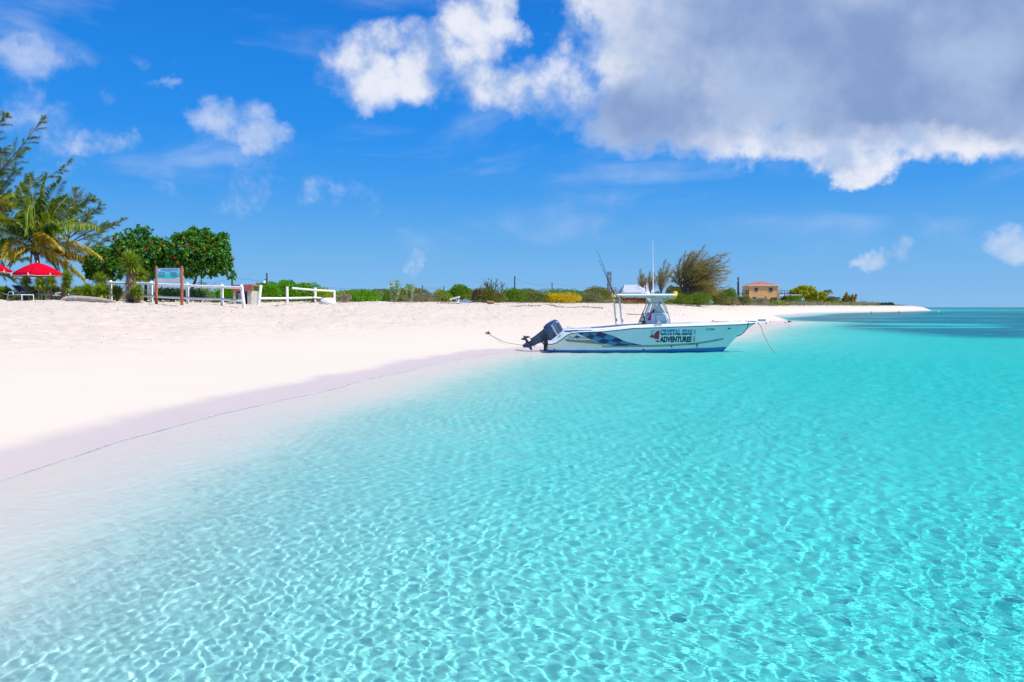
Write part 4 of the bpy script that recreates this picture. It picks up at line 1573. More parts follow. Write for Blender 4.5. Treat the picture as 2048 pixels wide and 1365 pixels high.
def build_palms():
    Y = 48.0
    base = on(84, Y)
    crown = at(76, 506, Y)
    S = [((62, 400), (44, 372), 'g', .72, .25, 1.0), ((76, 400), (66, 352), 'g', .75, .2, -.8), ((92, 390), (98, 356), 'g', .75, .2, .6), ((100, 400), (132, 362), 'g', .78, .3, -.5),
         ((110, 420), (140, 396), 'g', .72, .5, 1.2), ((130, 420), (207, 458), 'g', .72, .8, -.9), ((60, 390), (20, 392), 'g', .7, .6, -1.1), ((66, 340), (58, 470), 'g', .66, .7, -2.2),
         ((92, 400), (132, 470), 'g', .7, .7, -2.4), ((40, 420), (-6, 440), 'g', .72, .6, .8), ((70, 430), (50, 440), 'g', .7, .5, -1.5), ((100, 440), (118, 440), 'g', .7, .5, -1.4), ((86, 420), (84, 400), 'g', .75, .4, 1.0), ((110, 440), (160, 440), 'g', .7, .6, .2), ((60, 450), (20, 450), 'g', .7, .6, .3), ((30, 440), (-20, 500), 'g', .7, .8, -1.0), ((36, 470), (10, 520), 'y', .6, .8, -2.0),
         ((60, 470), (22, 530), 'y', .58, .9, -1.3), ((130, 450), (206, 516), 'y', .68, .9, -1.5), ((130, 470), (196, 534), 'y', .62, .9, .6), ((110, 490), (172, 560), 'y', .58, .9, -1.6),
         ((120, 480), (210, 545), 'd', .45, .9, .9), ((90, 440), (128, 500), 'y', .6, .8, -2.6), ((70, 450), (64, 540), 'd', .4, .8, 1.4), ((100, 480), (120, 545), 'd', .4, .9, .8),
         ((84, 380), (110, 420), 'g', .75, .5, 2.2), ((60, 400), (40, 430), 'g', .75, .5, 2.4), ((120, 400), (170, 420), 'g', .65, .7, 2.0)]
    fr = []
    for (a, b, k, ll, dr, dy) in S:
        fr.append((at(*a, Y + dy * .6), at(*b, Y + dy * 1.1), k, ll, dr))
    build_palm('coconut_palm', 'coconut palm with green and yellowing fronds behind the red umbrella seen whole', base, crown, fr, 1)
    Y = 51.0
    base = on(-60, Y)
    crown = at(-52, 470, Y)
    S = [((-20, 380), (34, 412), 'y', .7, .8, -.5), ((-30, 370), (10, 372), 'g', .7, .6, .8), ((-10, 430), (40, 470), 'g', .7, .8, -.9), ((-10, 450), (34, 520), 'g', .7, .8, .4),
         ((-60, 380), (-80, 350), 'g', .7, .4, 0), ((-90, 400), (-140, 420), 'g', .7, .7, .5), ((-90, 440), (-130, 500), 'g', .7, .8, -.5), ((-30, 460), (16, 545), 'd', .5, .8, 0),
         ((-20, 410), (26, 440), 'y', .66, .8, -1.6)]
    fr = [(at(*a, Y + dy * .6), at(*b, Y + dy), k, ll, dr) for a, b, k, ll, dr, dy in S]
    build_palm('coconut_palm', 'coconut palm mostly outside the picture, its fronds reaching over the cut-off red umbrella', base, crown, fr, 2)


build_palms()


# ------------------------------------------------------------------ broad-leaved flowering trees
def broadleaf(name, label, base, blobs, trunk, n, leaf, m, seed, flowers=(), cat='flowering tree', limbs=10):
    """blobs: (centre, rx, ry, rz) in world; trunk: points in world"""
    t = thing(name, label, cat, base)
    r = np.random.default_rng(seed)
    tb = MB()
    T = [p - base for p in trunk]
    tb.tube(T, [.11 - .05 * i / (len(T) - 1) for i in range(len(T))], 8)
    for i in range(limbs):
        c, rx, ry, rz = blobs[i % len(blobs)]
        e = c - base + Vector((r.uniform(-.5, .5) * rx, r.uniform(-.5, .5) * ry, r.uniform(-.2, .5) * rz))
        s = T[-1]
        tb.tube([s, s.lerp(e, .5) + Vector((0, 0, -.12)), e], [.05, .03, .012], 5, cap=False)
    tb.build('trunk', [darkbark], t)
    vol = V([b[1] * b[3] for b in blobs])
    k = r.choice(len(blobs), n, p=vol / vol.sum())
    C = V([tuple(b[0] - base) for b in blobs])[k]
    S = V([(b[1], b[2], b[3]) for b in blobs])[k]
    # leaves sit in rosettes at twig ends
    nr = n // 9
    kr = r.choice(len(blobs), nr, p=vol / vol.sum())
    dr = unit(r.normal(size=(nr, 3)))
    Pr = V([tuple(b[0] - base) for b in blobs])[kr] + dr * V([(b[1], b[2], b[3]) for b in blobs])[kr] * (r.uniform(.45, 1.0, (nr, 1)) ** .6)
    idx = r.integers(0, nr, n)
    A = dr[idx] * .7 + r.normal(size=(n, 3)) * .8 + [0, 0, .15]
    L = leaf * r.uniform(.6, 1.25, n)
    P = Pr[idx] + r.normal(size=(n, 3)) * .03
    link('crown', leaf_mesh('crown', P, A, L, L * .62, [m], sag=.2, fold=.15), t)
    # twigs under the rosettes
    for i, p in enumerate(flowers):
        q = p - base
        fb = MB()
        for j in range(9):
            a = j * .7
            d = Vector((math.cos(a), -.6, math.sin(a))) * .055
            fb.add([q + d * .2, q + d + Vector((0, 0, .02)), q + d * 1.4, q + d + Vector((.02, -.02, -.02))], [(0, 1, 2, 3)])
        fb.build('flower', [flowerm], t)
    return t


def build_flowering_trees():
    Y = 46.5

    def B(px, py, rx, rz, dy=0.0):
        k = Y / FPX
        return (at(px, py, Y + dy), rx * k, rx * k * .9, rz * k)
    base = on(374, Y)
    bl = [B(400, 505, 52, 34), B(372, 500, 36, 34), B(395, 480, 34, 20), B(432, 505, 30, 32), B(440, 530, 26, 20), B(375, 530, 34, 26), B(410, 538, 38, 16),
          B(390, 465, 12, 10), B(415, 468, 13, 10), B(442, 482, 20, 12), B(355, 480, 14, 12), B(463, 548, 9, 9), B(456, 520, 12, 16), B(450, 474, 10, 8)]
    fl = [at(*p, Y - 1.2) for p in ((370, 477), (380, 491), (430.5, 491), (391, 502), (353, 516), (469, 514), (359, 527), (412, 498))]
    broadleaf('flowering_tree', 'round dark green tree with orange flowers directly right of the beach sign', base, bl, [base - Vector((0, 0, .2)), at(382, 585, Y), at(391, 565, Y), at(397, 545, Y)], 15000, .17, lm_dark, 5, fl)
    Y = 47.5
    base = on(292, Y)
    bl = [B(290, 510, 50, 38), B(262, 500, 28, 24), B(284, 478, 20, 20), B(296, 465, 11, 11), B(318, 510, 34, 32), B(330, 500, 16, 16), B(300, 540, 40, 20), B(282, 456, 6, 6),
          B(242, 478, 10, 10), B(262, 468, 8, 8), B(240, 500, 14, 20), B(325, 485, 14, 10)]
    fl = [at(*p, Y - 1.2) for p in ((236, 478), (306, 486), (325, 489), (240, 501), (294, 501), (300, 498), (345, 489))]
    broadleaf('flowering_tree', 'dark green flowering tree behind the beach sign and the tall yucca', base, bl, [base - Vector((0, 0, .2)), at(292, 585, Y), at(294, 560, Y), at(290, 540, Y)], 13000, .16, lm_dark, 6, fl)
    Y = 49.0
    base = on(212, Y)
    bl = [B(210, 525, 34, 30), B(190, 540, 22, 18), B(228, 540, 24, 22), B(202, 508, 16, 14), B(185, 548, 14, 12), B(232, 520, 14, 14)]
    fl = [at(*p, Y - .9) for p in ((222, 540), (217, 518), (205, 512), (228, 505))]
    broadleaf('flowering_tree', 'low flowering tree tucked between the coconut palm and the tall yucca', base, bl, [base - Vector((0, 0, .2)), at(212, 585, Y), at(210, 560, Y)], 7500, .15, lm_dark, 7, fl)


build_flowering_trees()


# ------------------------------------------------------------------ yuccas
def yucca(label, base, heads, group='yuccas along the sand edge', skirt=0, seed=0):
    """heads: (x offset, height, radius, vertical stretch)"""
    t = thing('yucca', label, 'yucca', base, group)
    r = np.random.default_rng(seed)
    st = MB()
    for hx, hz, hr, _ in heads:
        if hz > .35:
            st.tube([(hx * .4, 0, -.1), (hx * .7, 0, hz * .5), (hx, 0, hz)], [.07, .06, .05], 7)
    if st.v:
        st.build('stem', [bark], t)
    for hx, hz, hr, vs in heads:
        n = int(420 if hr > .4 else 260)
        d = unit(r.normal(size=(n, 3)))
        d[:, 2] = d[:, 2] * .9 + .28
        P = V([hx, 0, hz]) + d * .05 + np.stack([np.zeros(n), np.zeros(n), r.uniform(-.25, .25, n) * hr * vs], 1)
        L = hr * r.uniform(.8, 1.1, n)
        up = unit(np.cross(np.cross(d, [0, 0, 1.0]), d) + 1e-4)
        link('leaf_rosette', leaf_mesh('leaf_rosette', P, d, L, .06 * max(.7, hr / .6), [lm_yucca], up=up, sag=.05, fold=.15), t)
    if skirt:
        n = 420
        hx, hz, hr, vs = heads[0]
        a = r.uniform(0, 6.28, n)
        z = r.uniform(.05, hz * .92, n)
        P = np.stack([hx * z / hz + np.cos(a) * .08, np.sin(a) * .08, z], 1)
        A = np.stack([np.cos(a) * .35, np.sin(a) * .35, -np.ones(n)], 1) + r.normal(size=(n, 3)) * .15
        link('dead_leaf_skirt', leaf_mesh('dead_leaf_skirt', P, A, skirt * r.uniform(.5, 1.1, n), .05, [lm_dry], sag=.1), t)
    return t


def build_yuccas():
    def H(py, Y, z0):
        return at(0, py, Y).z - z0
    data = [  # px, base y depth, heads (px, py, r px, stretch), skirt, label
        (262, 43.5, [(263, 527, 25, 1.3)], .55, 'tallest yucca with a dead leaf skirt in front of the white fence'),
        (280, 45.0, [(281, 552, 20, .6)], 0, 'yucca half hidden behind the tall skirted yucca'),
        (274, 43.2, [(276, 585, 17, .4)], .2, 'low yucca growing at the foot of the tall skirted yucca'),
        (235, 44.0, [(236, 585, 15, .4)], 0, 'small yucca just inside the left end of the white fence'),
        (205, 43.3, [(206, 585, 21, .5)], 0, 'bright spiky yucca immediately left of the white fence end'),
        (202, 44.5, [(203, 562, 18, .5)], 0, 'yucca rosette standing above the bright one by the fence end'),
        (176, 43.6, [(176, 583, 17, .5)], 0, 'low yucca beside the driftwood log, left of the bright one'),
        (158, 44.2, [(157, 584, 12, .5)], 0, 'smallest yucca behind the driftwood log end'),
        (124, 43.0, [(137, 556, 15, 1.5), (134, 574, 14, .8)], .3, 'leaning yucca right of the red umbrella seen whole'),
        (104, 43.2, [(103, 565, 15, .6)], 0, 'stalked yucca under the right edge of the red umbrella'),
        (74, 43.0, [(83, 568, 15, .6)], 0, 'leaning stalked yucca under the red umbrella pole'),
        (55, 43.2, [(54, 566, 15, .6)], 0, 'stalked yucca under the left edge of the red umbrella'),
        (80, 44.2, [(78, 589, 12, .3)], 0, 'ground-hugging yucca between the stalked ones'),
        (10, 43.4, [(11, 586, 15, .4)], 0, 'low yucca at the picture edge left of the sun loungers')]
    for i, (px, Y, hd, sk, lab) in enumerate(data):
        b = on(px, Y)
        k = Y / FPX
        yucca(lab, b, [((hx - px) * k, H(hy, Y, b.z), hr * k, vs) for hx, hy, hr, vs in hd], skirt=sk, seed=i + 50)


build_yuccas()


# ------------------------------------------------------------------ umbrellas and loungers
def build_umbrella():
    Y = 43.8
    b = on(78, Y)
    t = thing('beach_umbrella', 'red beach umbrella seen whole in front of the coconut palm', 'umbrella', b, 'red beach umbrellas')
    ztop = at(0, 526, Y).z - b.z
    zed = at(0, 549.5, Y).z - b.z
    r_ = 48.5 * Y / FPX
    n = 8
    m = MB()
    rings = 5
    for k in range(n):
        a0, a1 = 2 * math.pi * k / n + .2, 2 * math.pi * (k + 1) / n + .2
        vs = []
        for i in range(rings + 1):
            q = i / rings
            for j in range(5):
                s_ = j / 4
                p0 = Vector((math.cos(a0), math.sin(a0), 0))
                p1 = Vector((math.cos(a1), math.sin(a1), 0))
                p = p0.lerp(p1, s_) * r_ * q
                z = ztop - (ztop - zed) * (q ** 1.45) - .05 * math.sin(s_ * math.pi) * q * .5
                vs.append((p.x, p.y, z))
        m.add(vs, [(i * 5 + j, (i + 1) * 5 + j, (i + 1) * 5 + j + 1, i * 5 + j + 1) for i in range(rings) for j in range(4)], 0, True)
        # white-edged valance tabs
        e0, e1 = Vector(vs[-5]), Vector(vs[-1])
        for j in range(4):
            a, c = Vector(vs[-5 + j]), Vector(vs[-4 + j])
            m.add([a, c, c + Vector((0, 0, -.07)), a + Vector((0, 0, -.07))], [(0, 1, 2, 3)], 0)
            m.add([a + Vector((0, 0, -.07)), c + Vector((0, 0, -.07)), c + Vector((0, 0, -.088)), a + Vector((0, 0, -.088))], [(0, 1, 2, 3)], 1)
        m.box(e0 + Vector((0, 0, -.04)), (.04, .04, .16), 1)
    can = m.build('canopy', [redcloth, gel], t, recalc=False)
    sol = can.modifiers.new('s', 'SOLIDIFY')
    sol.thickness = .006
    MB().tube([(0, 0, -.3), (0, 0, ztop + .04)], .024, 8).lathe([(0, .10), (.02, .09), (.03, .04), (.02, 0)], 8, (0, 0, ztop)).build('pole', [whitepaint], t)
    rb = MB()
    for k in range(n):
        a = 2 * math.pi * k / n + .2
        rb.tube([(0, 0, ztop - .06), (math.cos(a) * r_ * .5, math.sin(a) * r_ * .5, ztop - .04 - (ztop - zed) * .366), (math.cos(a) * r_ * .98, math.sin(a) * r_ * .98, zed - .02)], .008, 4)
        rb.tube([(0, 0, ztop - .6), (math.cos(a) * r_ * .45, math.sin(a) * r_ * .45, ztop - .05 - (ztop - zed) * .33)], .006, 4)
    rb.build('ribs', [alu], t)
    copy_thing(t, on(-28, 44.5, (at(0, 519, 44.5).z - on(-28, 44.5).z) - ztop), .35, 'red beach umbrella cut off by the picture edge')


build_umbrella()


def build_loungers():
    def one(loc, rz, label, back):
        t = thing('sun_lounger', label, 'sun lounger', loc, 'blue sun loungers under the umbrellas', rz)
        fr = MB()
        for y in (-.3, .3):
            fr.tube([(-1.0, y, .30), (.35, y, .30)], .016, 6)
            fr.tube([(-1.0, y, .30), (-1.03, y, .26), (-1.03, y, 0)], .022, 6)
            fr.tube([(.3, y, .30), (.5, y, 0)], .022, 6)
            fr.tube([(.35, y, .30), (.35 + .75 * math.cos(back), y, .30 + .75 * math.sin(back))], .022, 6)
            fr.tube([(-.2, y, .30), (-.15, y, .45), (.25, y, .47), (.35, y, .32)], .02, 6)
        fr.tube([(-1.0, -.3, .30), (-1.0, .3, .30)], .022, 6)
        fr.tube([(.35 + .75 * math.cos(back), -.3, .30 + .75 * math.sin(back)), (.35 + .75 * math.cos(back), .3, .30 + .75 * math.sin(back))], .022, 6)
        fr.build('frame', [gel], t)
        s = MB()
        s.box((-.33, 0, .305), (1.32, .56, .02), 0)
        s.build('seat', [bluecloth], t)
        s = MB()
        s.box((.35 + .37 * math.cos(back), 0, .31 + .37 * math.sin(back)), (.72, .56, .02), 0, M=Matrix.Rotation(-back, 3, 'Y'))
        s.build('backrest', [bluecloth], t)
    one(on(36, 43.0), 2.6, 'blue sun lounger furthest left under the red umbrella', R(12))
    one(on(62, 43.9), 2.9, 'blue sun lounger with raised back in the middle of the umbrella row', R(40))
    one(on(99, 44.6), .3, 'blue sun lounger with curved arms right of the umbrella pole', R(30))
    one(on(123, 44.4), .2, 'blue sun lounger beside the driftwood log end', R(15))


build_loungers()


def build_log():
    b = on(182, 41.2)
    m = MB()
    L = [Vector((AX(p, 41.2 + dy) - b.x, dy, h)) for p, dy, h in ((134, .3, .16), (142, .25, .16), (160, .1, .15), (182, 0, .13), (205, -.2, .09), (228, -.35, .02))]
    m.tube(L, [.13, .17, .17, .15, .12, .06], 12)
    m.tube([L[1], L[1] + Vector((-.25, -.1, .02)), L[1] + Vector((-.42, -.15, -.06))], [.12, .09, .03], 7)
    o = m.build('driftwood_log', [greywood])
    o.location = b
    tag(o, 'long pale driftwood log lying on the sand below the yuccas', 'log')
    # branch litter near it
    o = MB()
    for k in range(5):
        o.tube([(-.3 + k * .06, 0, .04), (0, .03 * k, .10 + .02 * k), (.22 + .05 * k, .02 * k, .16 - .02 * k)], [.02, .018, .006], 5)
    o = o.build('fallen_branch', [darkbark])
    o.location = on(270, 41.0)
    tag(o, 'small dark fallen branch on the sand in front of the tall yucca', 'branch')


build_log()


# ------------------------------------------------------------------ fences, sign, bin shelter
def post_rail_fence(label, posts, rails, missing=()):
    """posts: (px, top y, Y, lean); rails: (i, j, height fraction, end overhang)"""
    b0 = on(posts[0][0], posts[0][2])
    t = thing('rail_fence', label, 'fence', b0)
    W = []
    for px, py, Y, lean in posts:
        p = on(px, Y)
        top = at(px, py, Y)
        top.x += lean
        W.append((p - b0, top - b0))
        m = MB()
        p, q = p - b0, top - b0
        m.tube([p - Vector((0, 0, .25)), p, p.lerp(q, .97), q], [.088, .086, .084, .066], 10)
        m.build('post', [whitepaint], t)
    for i, j, f, o0, o1 in rails:
        a = W[i][0].lerp(W[i][1], f)
        c = W[j][0].lerp(W[j][1], f)
        d = (c - a).normalized()
        m = MB()
        n = 6
        pts = [a - d * o0 + (c + d * o1 - a + d * o0) * (k / n) + Vector((0, -.085, (-.02 * math.sin(k / n * math.pi)))) for k in range(n + 1)]
        m.tube(pts, .066, 8)
        m.build('rail', [whitepaint], t)
    return t


def build_fences():
    posts = [(223, 561, 45.5, 0), (304, 563, 44.0, 0), (376, 566, 43.0, 0), (445, 569, 42.2, 0), (489, 570, 41.6, -.14)]
    rails = [(i, i + 1, .88, .12, .12) for i in range(4)] + [(i, i + 1, .30, .05, .05) for i in range(4)]
    post_rail_fence('white post and rail fence running behind the beach sign', posts, rails)
    posts = [(517, 571, 43.5, .16), (575, 574, 50.0, 0), (631, 576, 52.5, 0), (669, 581, 53.0, 0)]
    rails = [(0, 2, .34, 0, .1), (1, 3, .93, -.4, .02), (2, 3, .34, .05, .05)]
    post_rail_fence('white post and rail fence overgrown by the bright green hedge', posts, rails)


build_fences()


def build_sign():
    Y = 41.0
    b = on(341, Y)
    t = thing('beach_sign', 'blue and turquoise information board on two brown timber posts', 'sign', b, None)
    for px, py, yb in ((313.5, 533, 41.4), (364.5, 533.5, 40.7)):
        p = on(px, yb) - b
        q = at(px + (1.2 if px > 340 else 1.5), py, yb) - b
        MB().tube([p - Vector((0, 0, .3)), p, p.lerp(q, .98), q], [.075, .072, .068, .045], 10).build('post', [wood], t)
    x0, x1 = at(315.5, 0, Y).x - b.x, at(362.5, 0, Y).x - b.x
    z1, z0 = at(0, 537, Y).z - b.z, at(0, 565, Y).z - b.z
    m = MB()
    m.box(((x0 + x1) / 2, .0, (z0 + z1) / 2), (x1 - x0, .03, z1 - z0), 0, bevel=.006)
    yf = -.0165
    w, h = x1 - x0, z1 - z0

    def quad(a, c, d, e, mi, off=.0):
        m.add([(x0 + a * w, yf - off, z0 + c * h), (x0 + d * w, yf - off, z0 + c * h), (x0 + d * w, yf - off, z0 + e * h), (x0 + a * w, yf - off, z0 + e * h)], [(0, 1, 2, 3)], mi)
    quad(.015, .60, .985, .98, 1)
    quad(.015, .245, .985, .60, 2)
    quad(.015, .02, .985, .245, 3)
    # wavy beach edge and shell
    top = [(x0 + (.015 + .97 * i / 16) * w, yf - .002, z0 + (.245 + .045 * math.cos(i / 16 * 6.28)) * h) for i in range(17)]
    m.add(top + [(x0 + .985 * w, yf - .002, z0 + .2 * h), (x0 + .015 * w, yf - .002, z0 + .2 * h)], [tuple(range(19))], 3)
    m.add([(x0 + (.90 + .06 * math.cos(a * .6)) * w, yf - .003, z0 + (.27 + .10 * math.sin(a * .6)) * h) for a in range(11)], [tuple(range(11))], 4)
    m.add([(x0 + (.11 + .045 * math.cos(a * .6)) * w, yf - .002, z0 + (.85 + .07 * math.sin(a * .6)) * h) for a in range(11)], [tuple(range(11))], 4)
    for body, a, c, d, e in (('Columbus Landfall National Park', .20, .84, .90, .92), ('Grand Turk', .40, .765, .62, .82)):
        bm = text_mesh(body, (d - a) * w, (e - c) * h, 0, .015)
        bm.verts.index_update()
        m.add([(x0 + a * w + v.co.x, yf - .003, z0 + c * h + v.co.z) for v in bm.verts], [tuple(v.index for v in f.verts) for f in bm.faces], 5)
        bm.free()
    r = random.Random(4)
    for x, n, zt in ((.09, 3, .70), (.57, 4, .70), (.06, 5, .52), (.60, 5, .52)):
        for i in range(n):
            z = zt - i * .045
            quad(x, z, x + .33 * r.uniform(.75, 1), z + .018, 6, .003)
    quad(.38, .14, .64, .16, 6, .003)
    m.build('board', [galv, simple('sign_sky', lin(128, 188, 226), .45, .05, 3), simple('sign_sea', lin(50, 196, 196), .45, .08, 3), simple('sign_sand', lin(206, 198, 200), .45, .05, 3),
                      simple('sign_shell', lin(226, 206, 206), .45, .05, 3), inkm, simple('sign_print', lin(70, 130, 150), .5, .05, 3)], t, recalc=False)


build_sign()


def build_bin_shelter():
    Y = 47.0
    b = on(487, Y)
    t = thing('bin_shelter', 'small concrete bin shelter with a faded red slab roof by the fence end', 'bin shelter', b)
    k = Y / FPX
    z = lambda py: at(0, py, Y).z - b.z
    zr = z(582)
    wl = MB()
    wl.box((-17 * k, .5, (zr - .3) / 2), (.12, 1.1, zr + .3), 0)
    wl.box((13 * k, .5, (zr - .3) / 2), (8 * k, 1.1, zr + .3), 0)
    wl.box((0, 1.1, (zr - .3) / 2), (36 * k, .1, zr + .3), 0)
    wl.box((-3 * k, .45, (zr - .3) / 2 - .05), (.10, .9, zr + .2), 0)
    wl.build('wall', [concrete], t)
    rf = MB()
    rf.prism([(-20 * k, zr - .04), (20 * k, zr + .02), (20 * k, z(569.5)), (-20 * k, z(570.5))], -.12, .04)
    rf.prism([(-20 * k, z(570.5) - .08), (20 * k, z(569.5) - .08), (20 * k, z(569.5)), (-20 * k, z(570.5))], .04, 1.2)
    rf.build('roof', [roofred], t)
    dr = MB()
    dr.box((-9 * k, .3, zr * .45), (8 * k, .3, zr * .85), 0, bevel=.03)
    dr.build('litter_bin', [simple('pale_bin', lin(176, 180, 190), .6, .1, 5)], t)


build_bin_shelter()


def build_hedges():
    """bushes along the back of the beach, west to east"""
    S = [  # px0 px1 ytop Y  kind label
        (-40, 30, 572, 47.5, 'mixed', 'dark green bush behind the loungers at the picture edge'),
        (24, 84, 576, 47.0, 'mixed', 'low green bush behind the red umbrella pole'),
        (80, 140, 574, 47.6, 'olive', 'olive bush behind the stalked yuccas'),
        (132, 186, 578, 46.8, 'bright', 'green bush between the driftwood log and the palm trunk'),
        (180, 232, 573, 47.2, 'mixed', 'green bush behind the white fence end post'),
        (1368, 1422, 566, 103.0, 'olive', 'tall olive bush filling in under the windswept casuarina crown'),
        (1330, 1372, 578, 102.0, 'olive', 'olive bush hugging the windswept casuarina trunk on the boat side'),
        (685, 785, 583, 74.0, 'olive', 'olive scrub mass behind the rounded green bush'),
        (795, 872, 580, 76.0, 'olive', 'olive scrub mass behind the milkweed shrubs'),
        (876, 962, 579, 77.0, 'mixed', 'green scrub mass behind the white trestle bushes'),
        (985, 1085, 583, 80.0, 'olive', 'olive scrub mass left of the pole above the golden bush'),
        (1085, 1175, 583, 83.0, 'mixed', 'green scrub mass behind the golden bush'),
        (1168, 1246, 579, 93.0, 'dry', 'straw-coloured scrub mass below the far radio tower'),
        (318, 372, 578, 47.5, 'calo', 'loose pale-leaved bush behind the fence under the sign board'),
        (372, 425, 580, 48.0, 'calo', 'pale-leaved bush behind the fence at the leaning tree trunk'),
        (420, 472, 577, 49.0, 'bright', 'bright green bush behind the fence beside the bin shelter'),
        (505, 560, 567, 52.0, 'bright', 'bright green hedge mass nearest the bin shelter'),
        (545, 600, 563.5, 53.5, 'bright', 'tallest bright green hedge mass above the overgrown fence'),
        (585, 640, 570, 54.5, 'bright', 'bright green hedge mass at the middle of the overgrown fence'),
        (622, 674, 578, 55.0, 'yellow', 'yellow-green hedge at the far end of the overgrown fence'),
        (672, 756, 580, 58.0, 'bright', 'rounded green bush standing apart right of the overgrown fence'),
        (738, 800, 584, 63.0, 'mixed', 'low green bush behind the pale milkweed'),
        (816, 884, 589, 66.0, 'grey', 'low grey-green scrub right of the milkweed'),
        (866, 905, 584, 67.0, 'yellow', 'yellow-green bush behind the white trestle'),
        (900, 945, 576, 68.0, 'mixed', 'green bush directly behind the blue-grey tarpaulin'),
        (945, 1010, 580, 68.5, 'olive', 'olive bush below the bare twiggy shrub'),
        (1000, 1052, 580, 71.0, 'mixed', 'olive bush with yellow tips left of the golden one'),
        (1040, 1096, 588, 72.5, 'olive', 'dull olive bush beside the golden ground bush'),
        (1082, 1152, 590, 73.5, 'gold', 'golden yellow low bush spreading onto the sand'),
        (1106, 1165, 588, 78.0, 'grey', 'grey scrub bush behind the golden bush'),
        (1150, 1200, 589, 78.0, 'greyd', 'rounded grey-green scrub bush left of the fishing rods'),
        (1160, 1225, 582, 86.0, 'olive', 'olive scrub behind the rounded grey bush'),
        (1208, 1262, 597, 80.0, 'grey', 'grey scrub seen under the aft end of the boat hardtop'),
        (1235, 1300, 594, 84.0, 'olive', 'olive bush seen through the boat hardtop frame'),
        (1290, 1345, 588, 88.0, 'olive', 'olive bush right behind the boat console'),
        (1330, 1380, 592, 90.0, 'olived', 'low grassy bush at the left foot of the windswept casuarina'),
        (1368, 1424, 590, 91.0, 'olived', 'wide grassy green bush at the foot of the windswept casuarina'),
        (1395, 1450, 584, 170.0, 'olive', 'olive bush below the windswept crown tips'),
        (1430, 1472, 582, 185.0, 'mixed', 'green bush left of the leaning utility poles'),
        (1440, 1475, 598, 175.0, 'dry', 'brown dry bush in front of the utility poles'),
        (1470, 1502, 594, 200.0, 'olive', 'bush at the left corner of the ochre house'),
        (1484, 1530, 600, 215.0, 'grey', 'pale grey scrub in front of the ochre house'),
        (1520, 1552, 601, 240.0, 'olive', 'dark bush hiding the ochre house doorway'),
        (1538, 1574, 605, 260.0, 'yellowg', 'bright yellow-green low bush on the sand before the ochre house'),
        (1556, 1600, 594, 285.0, 'mixed', 'green bush under the white awning'),
        (1566, 1616, 604, 290.0, 'grey', 'low grey scrub strip below the white awning'),
        (1610, 1650, 603, 315.0, 'dry', 'dry low scrub below the yellow-green trees'),
        (1636, 1672, 596, 335.0, 'olive', 'rounded olive bush right of the yellow-green trees'),
        (1664, 1692, 603, 350.0, 'olive', 'small olive bush left of the pale upright casuarinas'),
        (1706, 1722, 606, 375.0, 'mixed', 'small green bush right of the pale upright casuarinas')]
    kinds = {'bright': (lm_bright, .15, .55, None, 0), 'yellow': (lm_yellow, .14, .55, lm_bright, .35), 'yellowg': (lm_yellow, .22, .5, lm_bright, .3), 'mixed': (lm_olive, .15, .45, lm_bright, .45),
             'grey': (lm_grey, .13, .35, lm_dry, .3), 'greyd': (lm_grey, .15, .35, lm_olive, .4), 'olive': (lm_olive, .15, .4, lm_dry, .12), 'olived': (lm_olive, .24, .16, lm_bright, .2),
             'gold': (lm_gold, .15, .5, lm_yellow, .35), 'dry': (lm_dry, .18, .3, lm_olive, .3), 'calo': (lm_pale, .17, .5, lm_bright, .3)}
    for i, (a, c, yt, Y, k, lab) in enumerate(S):
        m, leaf, wd, m2, f2 = kinds[k]
        px = (a + c) / 2
        b = on(px, Y)
        rx = (c - a) / 2 * Y / FPX * 1.12
        h = max(.35, (at(0, yt, Y).z - b.z)) * (1.24 if a > 680 else 1.12)
        sc_ = min(3.2, max(1, Y / 70))
        dens = 150 / sc_ ** 2
        n = int(min(9000, max(900, dens * (rx * 2 * h) * 14)))
        bush('bush', lab, b, rx, max(.8, min(rx, 2.2)), h, n, leaf * sc_ * .8, m, seed=i * 7 + 3, width=wd, m2=m2, f2=f2, group='bushes along the back of the beach', lumps=5 + int(rx * 2), upb=.9 if k == 'olived' else .45)


build_hedges()


